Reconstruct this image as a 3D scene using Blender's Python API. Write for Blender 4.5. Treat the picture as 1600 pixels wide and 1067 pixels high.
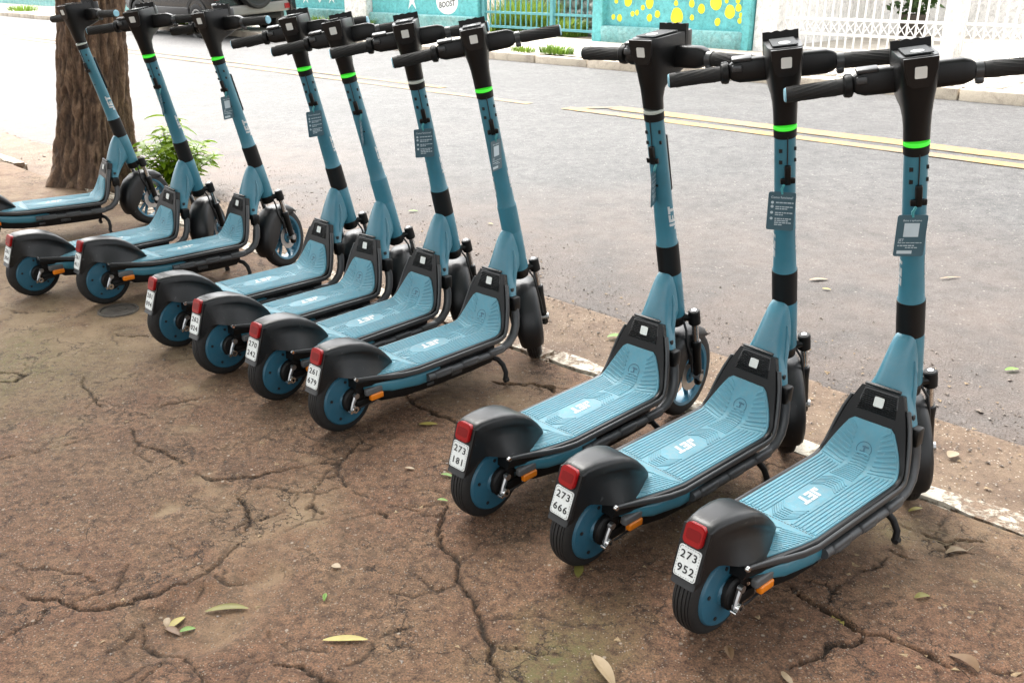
import bpy, bmesh, math, random
import numpy as np
from mathutils import Vector, Matrix, noise
R = math.radians
scn = bpy.context.scene
for o in list(bpy.data.objects):
    bpy.data.objects.remove(o)

# ---------------------------------------------------------------- camera, sky, sun, exposure
cam_data = bpy.data.cameras.new('camera')
cam_data.sensor_width = 36.0
cam_data.lens = 32.353
cam_data.clip_start = 0.05
cam_data.clip_end = 400
cam = bpy.data.objects.new('camera', cam_data)
scn.collection.objects.link(cam)
cam.location = (0, 0, 1.375)
cam.rotation_euler = (math.pi / 2 - 0.38308, 0, 0)
scn.camera = cam

SUN_EL, SUN_AZ = R(52), R(-28)          # azimuth measured from +Y towards +X
world = bpy.data.worlds.new('World')
scn.world = world
world.use_nodes = True
wn = world.node_tree
wn.nodes.clear()
sky = wn.nodes.new('ShaderNodeTexSky')
sky.sky_type = 'NISHITA'
sky.sun_disc = False
sky.sun_elevation = SUN_EL
sky.sun_rotation = SUN_AZ
sky.dust_density = 6.0
sky.air_density = 1.0
sky.ozone_density = 1.0
hsv = wn.nodes.new('ShaderNodeHueSaturation')      # thin even cloud: the sky is almost colourless
hsv.inputs['Saturation'].default_value = 0.10
bgn = wn.nodes.new('ShaderNodeBackground')
bgn.inputs['Strength'].default_value = 0.15
wout = wn.nodes.new('ShaderNodeOutputWorld')
wn.links.new(sky.outputs[0], hsv.inputs['Color'])
wn.links.new(hsv.outputs[0], bgn.inputs['Color'])
wn.links.new(bgn.outputs[0], wout.inputs['Surface'])

sun_data = bpy.data.lights.new('sun', 'SUN')
sun_data.energy = 1.5
sun_data.angle = R(35)
sun_data.color = (1.0, 0.95, 0.88)
sun = bpy.data.objects.new('sun', sun_data)
scn.collection.objects.link(sun)
sdir = Vector((math.sin(SUN_AZ) * math.cos(SUN_EL), math.cos(SUN_AZ) * math.cos(SUN_EL), math.sin(SUN_EL)))
sun.rotation_euler = (-sdir).to_track_quat('-Z', 'Y').to_euler()

vs = scn.view_settings
vs.view_transform = 'Standard'
vs.look = 'None'
vs.exposure = 2.25
vs.gamma = 1.0
vs.use_curve_mapping = False
scn.cycles.use_denoising = True
scn.cycles.max_bounces = 8

# ---------------------------------------------------------------- helpers
COL = scn.collection
ANG = R(-44.0)                           # the street runs along (cos, sin) of this angle
SU = (math.cos(ANG), math.sin(ANG))
SV = (-math.sin(ANG), math.cos(ANG))
def st(s, t, z=0.0):
    return Vector((s * SU[0] + t * SV[0], s * SU[1] + t * SV[1], z))
M_ST = Matrix.Rotation(ANG, 4, 'Z')      # street frame -> world
KERB_T0, KERB_T1 = 2.43, 2.54
def road_z(t):
    return -0.09 + 0.026 * (t - 2.5)
def pave_z(t):
    return -0.02 * max(0.0, min(t, 2.5) - 1.6)

def tag(o, label=None, cat=None, group=None, kind=None):
    if label: o['label'] = label
    if cat: o['category'] = cat
    if group: o['group'] = group
    if kind: o['kind'] = kind
    return o

class MB:
    """collects shapes; build() links them as one mesh object"""
    def __init__(self):
        self.v, self.f = [], []
    def add(self, vs_, fs_, m=None):
        n = len(self.v)
        for p in vs_:
            self.v.append(tuple(m @ Vector(p)) if m is not None else tuple(p))
        for f in fs_:
            self.f.append(tuple(i + n for i in f))
        return self
    def bm(self, b, m=None):
        b.verts.ensure_lookup_table()
        b.verts.index_update()
        vs_ = [v.co.copy() for v in b.verts]
        fs_ = [[v.index for v in f.verts] for f in b.faces]
        b.free()
        return self.add(vs_, fs_, m)
    def box(self, c, size, bev=0.0, seg=2, m=None):
        b = bmesh.new()
        bmesh.ops.create_cube(b, size=1.0)
        for v in b.verts:
            v.co = Vector((v.co.x * size[0], v.co.y * size[1], v.co.z * size[2]))
        if bev > 0:
            bmesh.ops.bevel(b, geom=b.edges[:], offset=min(bev, min(size) * .49), segments=seg, profile=0.5, affect='EDGES')
        t = Matrix.Translation(c)
        return self.bm(b, t if m is None else t @ m)
    def loft(self, rings, cap=True, closed=True):
        n = len(rings[0])
        vs_ = [p for r in rings for p in r]
        fs_ = []
        for k in range(len(rings) - 1):
            for i in range(n if closed else n - 1):
                j = (i + 1) % n
                fs_.append((k * n + i, k * n + j, (k + 1) * n + j, (k + 1) * n + i))
        if cap and closed:
            fs_.append(tuple(range(n - 1, -1, -1)))
            fs_.append(tuple((len(rings) - 1) * n + i for i in range(n)))
        return self.add(vs_, fs_)
    def tube(self, pts, r, n=10, cap=True):
        pts = [Vector(p) for p in pts]
        rr = r if isinstance(r, (list, tuple)) else [r] * len(pts)
        rings = []
        prev = None
        for k, p in enumerate(pts):
            t = (pts[min(k + 1, len(pts) - 1)] - pts[max(k - 1, 0)]).normalized()
            if prev is None:
                a = Vector((0, 0, 1)) if abs(t.z) < .9 else Vector((0, 1, 0))
                prev = (a - t * a.dot(t)).normalized()
            else:
                prev = (prev - t * prev.dot(t)).normalized()
            b = t.cross(prev)
            rings.append([p + (prev * math.cos(2 * math.pi * i / n) + b * math.sin(2 * math.pi * i / n)) * rr[k] for i in range(n)])
        return self.loft(rings, cap)
    def lathe(self, prof, c, n=40, axis='y', closed_prof=False):
        """prof: (radius, offset along the axis)"""
        rings = []
        for i in range(n):
            a = 2 * math.pi * i / n
            ring = []
            for rad, off in prof:
                if axis == 'y': ring.append((c[0] + rad * math.cos(a), c[1] + off, c[2] + rad * math.sin(a)))
                else: ring.append((c[0] + rad * math.cos(a), c[1] + rad * math.sin(a), c[2] + off))
            rings.append(ring)
        m = len(prof)
        vs_ = [p for r_ in rings for p in r_]
        fs_ = []
        for i in range(n):
            j = (i + 1) % n
            for k in range(m if closed_prof else m - 1):
                l = (k + 1) % m
                fs_.append((i * m + k, i * m + l, j * m + l, j * m + k))
        return self.add(vs_, fs_)
    def prism(self, poly, h0, h1, m=None):
        """poly in xy, extruded from z=h0 to z=h1"""
        n = len(poly)
        vs_ = [(p[0], p[1], h0) for p in poly] + [(p[0], p[1], h1) for p in poly]
        fs_ = [tuple(range(n - 1, -1, -1)), tuple(range(n, 2 * n))] + [(i, (i + 1) % n, n + (i + 1) % n, n + i) for i in range(n)]
        return self.add(vs_, fs_, m)
    def mesh(self, name, mat, smooth=38, fix=True):
        me = bpy.data.meshes.new(name)
        me.from_pydata(self.v, [], self.f)
        if fix:
            b = bmesh.new()
            b.from_mesh(me)
            bmesh.ops.recalc_face_normals(b, faces=b.faces[:])
            b.to_mesh(me)
            b.free()
        if smooth:
            me.polygons.foreach_set('use_smooth', [True] * len(me.polygons))
            me.set_sharp_from_angle(angle=R(smooth))
        for m_ in (mat if isinstance(mat, (list, tuple)) else [mat]):
            me.materials.append(m_)
        me.update()
        return me
    def build(self, name, mat, parent=None, smooth=38, fix=True):
        return obj(name, self.mesh(name, mat, smooth, fix), parent)

def obj(name, me, parent=None, m=None):
    o = bpy.data.objects.new(name, me)
    COL.objects.link(o)
    if parent is not None: o.parent = parent
    if m is not None: o.matrix_basis = m
    return o
def empty(name, m=None):
    o = bpy.data.objects.new(name, None)
    o.empty_display_size = .1
    COL.objects.link(o)
    if m is not None: o.matrix_basis = m
    return o

def sring(c, ux, uy, rx, ry, n=24, p=2.0):
    """superellipse ring"""
    c, ux, uy = Vector(c), Vector(ux), Vector(uy)
    out = []
    for i in range(n):
        a = 2 * math.pi * i / n
        ca, sa = math.cos(a), math.sin(a)
        out.append(c + ux * (rx * math.copysign(abs(ca) ** (2 / p), ca)) + uy * (ry * math.copysign(abs(sa) ** (2 / p), sa)))
    return out

def frame(o, x, y, z):
    m = Matrix.Identity(4)
    for i, a in enumerate((x, y, z)):
        m[0][i], m[1][i], m[2][i] = a[0], a[1], a[2]
    m[0][3], m[1][3], m[2][3] = o[0], o[1], o[2]
    return m

def text_shape(body, size, extrude=0.0004, spacing=1.0):
    cu = bpy.data.curves.new('t', 'FONT')
    cu.body = body
    cu.size = size
    cu.align_x = 'CENTER'
    cu.align_y = 'CENTER'
    cu.extrude = extrude
    cu.space_character = spacing
    cu.offset = size * 0.012
    cu.resolution_u = 3
    ob = bpy.data.objects.new('t', cu)
    COL.objects.link(ob)
    bpy.context.view_layer.update()
    dg = bpy.context.evaluated_depsgraph_get()
    me = bpy.data.meshes.new_from_object(ob.evaluated_get(dg))
    v = [x.co.copy() for x in me.vertices]
    f = [tuple(p.vertices) for p in me.polygons]
    bpy.data.objects.remove(ob)
    bpy.data.curves.remove(cu)
    bpy.data.meshes.remove(me)
    return v, f

# ---------------------------------------------------------------- materials
MATS = {}
def nodes(name):
    m = bpy.data.materials.new(name)
    m.use_nodes = True
    nt = m.node_tree
    b = nt.nodes['Principled BSDF']
    return m, nt, b
def N(nt, typ, **kw):
    n = nt.nodes.new(typ)
    for k, v in kw.items():
        if k in n.inputs: n.inputs[k].default_value = v
        else: setattr(n, k, v)
    return n
def L(nt, a, b): nt.links.new(a, b)
def ramp(nt, fac, stops):
    r = nt.nodes.new('ShaderNodeValToRGB')
    e = r.color_ramp.elements
    while len(e) < len(stops): e.new(0.5)
    for el, (p, c) in zip(e, stops):
        el.position = p
        el.color = c if len(c) == 4 else (*c, 1)
    L(nt, fac, r.inputs[0])
    return r
def mixc(nt, fac, a, b, blend='MIX'):
    m = nt.nodes.new('ShaderNodeMix')
    m.data_type = 'RGBA'
    m.blend_type = blend
    for s, val in ((0, fac), (6, a), (7, b)):
        if isinstance(val, (int, float)): m.inputs[s].default_value = val
        elif isinstance(val, (tuple, list)): m.inputs[s].default_value = val if len(val) == 4 else (*val, 1)
        else: L(nt, val, m.inputs[s])
    return m.outputs[2]
def noise_n(nt, vec, scale, detail=6, rough=.6, dist=0):
    n = N(nt, 'ShaderNodeTexNoise', Scale=scale, Detail=detail, Roughness=rough, Distortion=dist)
    if vec is not None: L(nt, vec, n.inputs['Vector'])
    return n.outputs[0]
def bump(nt, b, h, strength=.3, dist=.002, prev=None):
    n = N(nt, 'ShaderNodeBump', Strength=strength, Distance=dist)
    L(nt, h, n.inputs['Height'])
    if prev is not None: L(nt, prev, n.inputs['Normal'])
    L(nt, n.outputs[0], b.inputs['Normal'])
    return n.outputs[0]

def plain(name, col, rough=.5, metal=0.0, var=.12, dust=.0, bmp=0.0, bscale=400, coat=0.0, spec=.5, dustcol=(.30, .24, .18), scuff=0.0):
    """a plain paint, plastic, rubber or metal with uneven tone, uneven gloss and a little dust"""
    m, nt, b = nodes(name)
    tc = N(nt, 'ShaderNodeTexCoord')
    oi = N(nt, 'ShaderNodeObjectInfo')
    va = N(nt, 'ShaderNodeVectorMath', operation='ADD')
    L(nt, tc.outputs['Object'], va.inputs[0])
    L(nt, oi.outputs['Random'], va.inputs[1])
    vec = va.outputs[0]
    n1 = noise_n(nt, vec, 9, 5)
    lo = tuple(c * (1 - var) for c in col)
    hi = tuple(min(1, c * (1 + var)) for c in col)
    c = ramp(nt, n1, [(.3, lo), (.7, hi)]).outputs[0]
    n2 = noise_n(nt, vec, 60, 5, .7)
    if dust > 0:
        geo = N(nt, 'ShaderNodeNewGeometry')
        sep = N(nt, 'ShaderNodeSeparateXYZ')
        L(nt, geo.outputs['Normal'], sep.inputs[0])
        up = N(nt, 'ShaderNodeMapRange', **{'From Min': -.2, 'From Max': 1.0, 'To Min': .25, 'To Max': 1.0})
        L(nt, sep.outputs[2], up.inputs[0])
        dn = ramp(nt, n2, [(.42, (0, 0, 0)), (.75, (1, 1, 1))]).outputs[0]
        mu = N(nt, 'ShaderNodeMath', operation='MULTIPLY')
        L(nt, up.outputs[0], mu.inputs[0])
        L(nt, dn, mu.inputs[1])
        mu2 = N(nt, 'ShaderNodeMath', operation='MULTIPLY')
        L(nt, mu.outputs[0], mu2.inputs[0])
        mu2.inputs[1].default_value = dust
        c = mixc(nt, mu2.outputs[0], c, dustcol)
    if scuff > 0:      # fine pale scratches, a few to a part
        for sc_, seed_ in (((160, 14, 30), 0), ((22, 150, 40), 5)):
            mp_ = N(nt, 'ShaderNodeMapping')
            mp_.inputs['Scale'].default_value = sc_
            mp_.inputs['Rotation'].default_value = (.3 + seed_, .5, .7)
            L(nt, vec, mp_.inputs[0])
            k_ = ramp(nt, noise_n(nt, mp_.outputs[0], 1.0, 3, .5), [(.70, (0, 0, 0)), (.74, (scuff, scuff, scuff))]).outputs[0]
            c = mixc(nt, k_, c, tuple(min(1, x * 1.5 + .10) for x in col))
    L(nt, c, b.inputs['Base Color'])
    rr = N(nt, 'ShaderNodeMapRange', **{'From Min': .3, 'From Max': .7, 'To Min': max(.03, rough - .03), 'To Max': min(1, rough + .05)})
    L(nt, n1, rr.inputs[0])
    L(nt, rr.outputs[0], b.inputs['Roughness'])
    b.inputs['Metallic'].default_value = metal
    b.inputs['Specular IOR Level'].default_value = spec
    b.inputs['Coat Weight'].default_value = coat
    b.inputs['Coat Roughness'].default_value = .15
    if bmp > 0:
        bump(nt, b, noise_n(nt, vec, bscale, 3), bmp, .001)
    MATS[name] = m
    return m

plain('teal_paint', (.034, .162, .222), .34, 0, .10, .10, .05, 900, coat=.15, scuff=.12)
plain('teal_mat', (.082, .245, .315), .60, 0, .14, .30, .25, 1400, scuff=.22)
plain('teal_hub', (.016, .092, .145), .40, 0, .12, .10, .05, 600)
plain('black_plastic', (.0042, .0044, .0046), .36, 0, .2, .012, .12, 1500, spec=.28, dustcol=(.16, .16, .165))
plain('fender_plastic', (.0055, .0060, .0066), .34, 0, .10, .0, spec=.4, scuff=.30, dustcol=(.16, .16, .165))
plain('fender_matt', (.0065, .0070, .0078), .42, 0, .10, .0, spec=.4, scuff=.2)
plain('soft_black', (.004, .004, .0042), .5, 0, .2, .010, .15, 900, spec=.28, dustcol=(.16, .16, .165))
plain('housing_grey', (.085, .088, .090), .40, 0, .12, .03, .05, 900)
plain('clip_grey', (.050, .053, .056), .40, 0, .15, .03, .08, 900, dustcol=(.16, .16, .165))
plain('teal_rim', (.030, .145, .225), .38, 0, .10, .06, .05, 600)
plain('rail_grey', (.036, .038, .040), .34, 0, .15, .03, .08, 900, dustcol=(.16, .16, .165))
plain('rubber', (.0065, .0065, .0065), .7, 0, .25, .05, .25, 500)
plain('chrome', (.62, .62, .62), .22, 1.0, .06)
plain('steel', (.42, .42, .42), .38, 1.0, .12)
plain('white_print', (.50, .52, .52), .55, 0, .04, .08)
plain('plate_white', (.66, .69, .68), .45, 0, .04, .10)
plain('ink', (.006, .006, .0065), .55, 0, .1)
plain('sticker', (.62, .63, .60), .5, 0, .10)
plain('tail_red', (.26, .003, .004), .28, 0, .1, 0, 0, coat=.15, spec=.35)
plain('tail_red_deep', (.17, .002, .003), .3, 0, .1, 0, 0, coat=.1, spec=.3)
plain('amber', (.68, .185, .008), .22, 0, .15, 0, .3, 700, coat=.3)
plain('display_grey', (.030, .033, .035), .62, 0, .1, .0, spec=.25)
plain('cap_blue', (.25, .50, .62), .35, 0, .08)
plain('ring_off', (.42, .46, .42), .35, 0, .06)
plain('tag_card', (.042, .095, .122), .35, 0, .08, 0, 0)
plain('tag_ink', (.42, .50, .54), .5, 0, .08)
plain('tag_strap', (.05, .26, .28), .45, 0, .1)
m, nt, b = nodes('ring_green')
b.inputs['Base Color'].default_value = (.04, .42, .03, 1)
b.inputs['Emission Color'].default_value = (.06, .9, .035, 1)
b.inputs['Emission Strength'].default_value = .13
MATS['ring_green'] = m
# ---------------------------------------------------------------- surfaces of the place
def world_pos(nt):
    g = N(nt, 'ShaderNodeNewGeometry')
    return g.outputs['Position']
def attr(nt, name):
    a = N(nt, 'ShaderNodeAttribute', attribute_name=name)
    return a.outputs['Fac'], a.outputs['Color']

def speck(nt, pos, scale, lo, hi):
    """1 on scattered grains, 0 elsewhere"""
    v = N(nt, 'ShaderNodeTexVoronoi', Scale=scale)
    L(nt, pos, v.inputs['Vector'])
    d = ramp(nt, v.outputs['Distance'], [(.22, (1, 1, 1)), (.40, (0, 0, 0))]).outputs[0]
    sp = N(nt, 'ShaderNodeSeparateColor')
    L(nt, v.outputs['Color'], sp.inputs[0])
    k = ramp(nt, sp.outputs[0], [(lo, (0, 0, 0)), (hi, (1, 1, 1))]).outputs[0]
    mu = N(nt, 'ShaderNodeMath', operation='MULTIPLY')
    L(nt, d, mu.inputs[0]); L(nt, k, mu.inputs[1])
    return mu.outputs[0], v.outputs['Distance']

def pavement_material():
    m, nt, b = nodes('cracked_pavement')
    pos = world_pos(nt)
    n0 = noise_n(nt, pos, 1.1, 4, .55, .4)
    n1 = noise_n(nt, pos, 6.0, 7, .65, .3)
    n2 = noise_n(nt, pos, 38, 6, .7)
    n3 = noise_n(nt, pos, 230, 5, .78)
    c0 = ramp(nt, n0, [(.32, (.158, .076, .045)), (.50, (.142, .080, .047)), (.68, (.138, .094, .056))]).outputs[0]
    c1 = ramp(nt, n1, [(.25, (.062, .032, .019)), (.5, (.134, .076, .045)), (.78, (.210, .138, .082))]).outputs[0]
    c = mixc(nt, .5, c0, c1)
    dk = ramp(nt, n2, [(.36, (.42, .40, .38)), (.52, (1, 1, 1)), (.68, (1.32, 1.29, 1.24))]).outputs[0]
    c = mixc(nt, 1.0, c, dk, 'MULTIPLY')
    dk3 = ramp(nt, n3, [(.37, (.30, .29, .28)), (.5, (1, 1, 1)), (.64, (1.6, 1.54, 1.46))]).outputs[0]
    c = mixc(nt, .95, c, dk3, 'MULTIPLY')
    # moss film, sand film and dirt are stored where they lie
    moss, _ = attr(nt, 'moss')
    mm = N(nt, 'ShaderNodeMath', operation='MULTIPLY'); L(nt, moss, mm.inputs[0])
    L(nt, ramp(nt, n2, [(.35, (0, 0, 0)), (.62, (1, 1, 1))]).outputs[0], mm.inputs[1])
    c = mixc(nt, mm.outputs[0], c, (.098, .096, .034))
    sand, _ = attr(nt, 'sand')
    sm = N(nt, 'ShaderNodeMath', operation='MULTIPLY'); L(nt, sand, sm.inputs[0])
    L(nt, ramp(nt, n1, [(.35, (.2, .2, .2)), (.6, (1, 1, 1))]).outputs[0], sm.inputs[1])
    c = mixc(nt, sm.outputs[0], c, (.215, .150, .090))
    g1, d1 = speck(nt, pos, 170, .80, .86)
    c = mixc(nt, g1, c, (.26, .21, .16))
    g2, d2 = speck(nt, pos, 130, .84, .88)
    c = mixc(nt, g2, c, (.060, .045, .038))
    g3, d3 = speck(nt, pos, 75, .975, .985)
    c = mixc(nt, g3, c, (.28, .23, .18))
    # hairline cracks
    nv = noise_n(nt, pos, 3.0, 5, .6)
    wv = N(nt, 'ShaderNodeVectorMath', operation='MULTIPLY_ADD')
    nn = N(nt, 'ShaderNodeTexNoise', Scale=5.0, Detail=6, Roughness=.65); L(nt, pos, nn.inputs['Vector'])
    L(nt, nn.outputs['Color'], wv.inputs[0]); wv.inputs[1].default_value = (.55, .55, .55); L(nt, pos, wv.inputs[2])
    ve = N(nt, 'ShaderNodeTexVoronoi', Scale=3.1, feature='DISTANCE_TO_EDGE'); L(nt, wv.outputs[0], ve.inputs['Vector'])
    hl = ramp(nt, ve.outputs['Distance'], [(.0, (1, 1, 1)), (.016, (0, 0, 0))]).outputs[0]
    hm = ramp(nt, nv, [(.46, (0, 0, 0)), (.54, (1, 1, 1))]).outputs[0]
    hh = N(nt, 'ShaderNodeMath', operation='MULTIPLY'); L(nt, hl, hh.inputs[0]); L(nt, hm, hh.inputs[1])
    ve2 = N(nt, 'ShaderNodeTexVoronoi', Scale=8.5, feature='DISTANCE_TO_EDGE'); L(nt, wv.outputs[0], ve2.inputs['Vector'])
    hl2 = ramp(nt, ve2.outputs['Distance'], [(.0, (1, 1, 1)), (.022, (0, 0, 0))]).outputs[0]
    hm2 = ramp(nt, noise_n(nt, pos, 2.1, 5, .6, .5), [(.53, (0, 0, 0)), (.60, (.8, .8, .8))]).outputs[0]
    hh2 = N(nt, 'ShaderNodeMath', operation='MULTIPLY'); L(nt, hl2, hh2.inputs[0]); L(nt, hm2, hh2.inputs[1])
    c = mixc(nt, hh2.outputs[0], c, (.055, .036, .024))
    c = mixc(nt, hh.outputs[0], c, (.040, .028, .020))
    cr, _ = attr(nt, 'crack')
    c = mixc(nt, cr, c, (.030, .021, .015))
    L(nt, c, b.inputs['Base Color'])
    b.inputs['Roughness'].default_value = .86
    b.inputs['Specular IOR Level'].default_value = .35
    h = N(nt, 'ShaderNodeMath', operation='MULTIPLY_ADD'); L(nt, n3, h.inputs[0]); h.inputs[1].default_value = .6; L(nt, n2, h.inputs[2])
    h2 = N(nt, 'ShaderNodeMath', operation='MULTIPLY_ADD'); L(nt, g1, h2.inputs[0]); h2.inputs[1].default_value = .35; L(nt, h.outputs[0], h2.inputs[2])
    h3 = N(nt, 'ShaderNodeMath', operation='MULTIPLY_ADD'); L(nt, hh.outputs[0], h3.inputs[0]); h3.inputs[1].default_value = -1.0; L(nt, h2.outputs[0], h3.inputs[2])
    bump(nt, b, h3.outputs[0], .9, .006)
    return m
MATS['pavement'] = pavement_material()

def asphalt_material():
    m, nt, b = nodes('worn_asphalt')
    pos = world_pos(nt)
    n0 = noise_n(nt, pos, .35, 5, .6, .3)
    n1 = noise_n(nt, pos, 3.2, 6, .62)
    n2 = noise_n(nt, pos, 150, 4, .75)
    c = ramp(nt, n0, [(.3, (.055, .054, .054)), (.7, (.072, .071, .071))]).outputs[0]
    c = mixc(nt, 1.0, c, ramp(nt, n1, [(.3, (.80, .79, .78)), (.7, (1.15, 1.14, 1.12))]).outputs[0], 'MULTIPLY')
    c = mixc(nt, .9, c, ramp(nt, n2, [(.36, (.30, .30, .30)), (.5, (1, 1, 1)), (.66, (1.7, 1.68, 1.65))]).outputs[0], 'MULTIPLY')
    g1, d1 = speck(nt, pos, 120, .70, .80)
    g1m = N(nt, 'ShaderNodeMath', operation='MULTIPLY'); L(nt, g1, g1m.inputs[0]); g1m.inputs[1].default_value = .45
    c = mixc(nt, g1m.outputs[0], c, (.18, .175, .17))
    g2, d2 = speck(nt, pos, 85, .82, .88)
    c = mixc(nt, g2, c, (.035, .034, .034))
    c = mixc(nt, 1.0, c, ramp(nt, noise_n(nt, pos, 14, 6, .7), [(.36, (.72, .72, .72)), (.5, (1, 1, 1)), (.66, (1.22, 1.22, 1.21))]).outputs[0], 'MULTIPLY')
    g3, d3 = speck(nt, pos, 42, .88, .92)
    c = mixc(nt, g3, c, (.022, .021, .021))
    g4, d4 = speck(nt, pos, 55, .955, .97)
    c = mixc(nt, g4, c, (.18, .17, .155))
    # brown dust that washes towards the gutter, stored per vertex
    du, _ = attr(nt, 'dust')
    md = N(nt, 'ShaderNodeMath', operation='MULTIPLY'); L(nt, du, md.inputs[0])
    L(nt, ramp(nt, n1, [(.25, (.25, .25, .25)), (.65, (1, 1, 1))]).outputs[0], md.inputs[1])
    c = mixc(nt, md.outputs[0], c, (.125, .088, .068))
    L(nt, c, b.inputs['Base Color'])
    b.inputs['Roughness'].default_value = .76
    b.inputs['Specular IOR Level'].default_value = .32
    h = N(nt, 'ShaderNodeMath', operation='ADD'); L(nt, n2, h.inputs[0]); L(nt, d1, h.inputs[1])
    bump(nt, b, h.outputs[0], .5, .005)
    return m
MATS['asphalt'] = asphalt_material()

def rough_surface(name, cols, s1=4, s2=40, s3=200, b_str=.6, b_dist=.004, rough=.85, specks=None):
    m, nt, b = nodes(name)
    pos = world_pos(nt)
    n1 = noise_n(nt, pos, s1, 6, .62, .3); n2 = noise_n(nt, pos, s2, 6, .7); n3 = noise_n(nt, pos, s3, 4, .7)
    c = ramp(nt, n1, [(.3, cols[0]), (.5, cols[1]), (.72, cols[2])]).outputs[0]
    c = mixc(nt, .9, c, ramp(nt, n2, [(.3, (.6, .59, .57)), (.5, (1, 1, 1)), (.75, (1.25, 1.24, 1.22))]).outputs[0], 'MULTIPLY')
    c = mixc(nt, .7, c, ramp(nt, n3, [(.3, (.55, .55, .55)), (.5, (1, 1, 1)), (.75, (1.3, 1.3, 1.3))]).outputs[0], 'MULTIPLY')
    if specks:
        g, d = speck(nt, pos, specks[0], specks[1], specks[1] + .04)
        c = mixc(nt, g, c, specks[2])
    L(nt, c, b.inputs['Base Color'])
    b.inputs['Roughness'].default_value = rough
    h = N(nt, 'ShaderNodeMath', operation='ADD'); L(nt, n2, h.inputs[0]); L(nt, n3, h.inputs[1])
    bump(nt, b, h.outputs[0], b_str, b_dist)
    MATS[name] = m
    return m
rough_surface('gutter', [(.100, .062, .039), (.145, .096, .061), (.195, .138, .090)], 5, 45, 220, .8, .006, specks=(110, .82, (.36, .31, .25)))
rough_surface('far_pavement', [(.36, .32, .27), (.44, .40, .34), (.50, .46, .40)], 1.2, 9, 60, .5, .01)
rough_surface('slab_stone', [(.26, .22, .17), (.33, .28, .22), (.40, .35, .29)], 3, 30, 160, .6, .004)
rough_surface('soil', [(.055, .038, .026), (.085, .058, .040), (.12, .085, .06)], 6, 60, 220, 1.0, .01)
rough_surface('pebble', [(.12, .095, .08), (.20, .165, .14), (.30, .265, .235)], 40, 90, 300, .4, .002)
rough_surface('litter', [(.14, .095, .055), (.24, .165, .09), (.34, .26, .15)], 60, 120, 300, .3, .001)
rough_surface('teal_wall', [(.115, .42, .44), (.135, .47, .49), (.16, .50, .52)], 1.5, 14, 90, .4, .008)
rough_surface('teal_render', [(.17, .44, .45), (.25, .52, .52), (.36, .58, .57)], 5, 18, 70, 1.0, .03)
rough_surface('white_wall', [(.74, .73, .70), (.80, .79, .77), (.84, .83, .81)], 1.2, 12, 90, .2, .003)
rough_surface('rubble_stone', [(.30, .28, .25), (.42, .40, .37), (.55, .53, .49)], 5, 22, 90, 1.0, .03)
rough_surface('yellow_mural', [(.80, .70, .03), (.85, .76, .04), (.88, .80, .07)], 6, 30, 120, .2, .002)
rough_surface('white_mural', [(.78, .80, .80), (.82, .84, .84), (.86, .87, .87)], 6, 30, 120, .2, .002)
rough_surface('cast_iron', [(.05, .042, .036), (.075, .063, .052), (.11, .095, .075)], 20, 70, 260, .6, .003, .7)

def painted(name, paint, under, lo, hi, scale=14, b_str=.5):
    """worn paint: the paint shows where the noise is high, the ground it was laid on elsewhere"""
    m, nt, b = nodes(name)
    pos = world_pos(nt)
    n1 = noise_n(nt, pos, scale, 8, .72, .4); n2 = noise_n(nt, pos, 120, 4, .7); n0 = noise_n(nt, pos, 1.6, 3, .5)
    ad = N(nt, 'ShaderNodeMath', operation='MULTIPLY_ADD'); L(nt, n0, ad.inputs[0]); ad.inputs[1].default_value = .45; L(nt, n1, ad.inputs[2])
    k = ramp(nt, ad.outputs[0], [(lo, (0, 0, 0)), (hi, (1, 1, 1))]).outputs[0]
    un = mixc(nt, 1.0, under, ramp(nt, n2, [(.3, (.55, .55, .55)), (.5, (1, 1, 1)), (.7, (1.45, 1.45, 1.45))]).outputs[0], 'MULTIPLY')
    pn = mixc(nt, 1.0, paint, ramp(nt, n2, [(.3, (.80, .79, .77)), (.6, (1, 1, 1))]).outputs[0], 'MULTIPLY')
    L(nt, mixc(nt, k, un, pn), b.inputs['Base Color'])
    b.inputs['Roughness'].default_value = .8
    h = N(nt, 'ShaderNodeMath', operation='ADD'); L(nt, n2, h.inputs[0]); L(nt, k, h.inputs[1])
    bump(nt, b, h.outputs[0], b_str, .003)
    MATS[name] = m
painted('yellow_line', (.36, .195, .028), (.095, .082, .068), .58, .92, 16)
painted('kerb_paint', (.62, .56, .46), (.165, .108, .068), .63, .75, 20, 1.0)
painted('far_kerb', (.55, .48, .38), (.36, .30, .24), .6, .8, 5)

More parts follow.
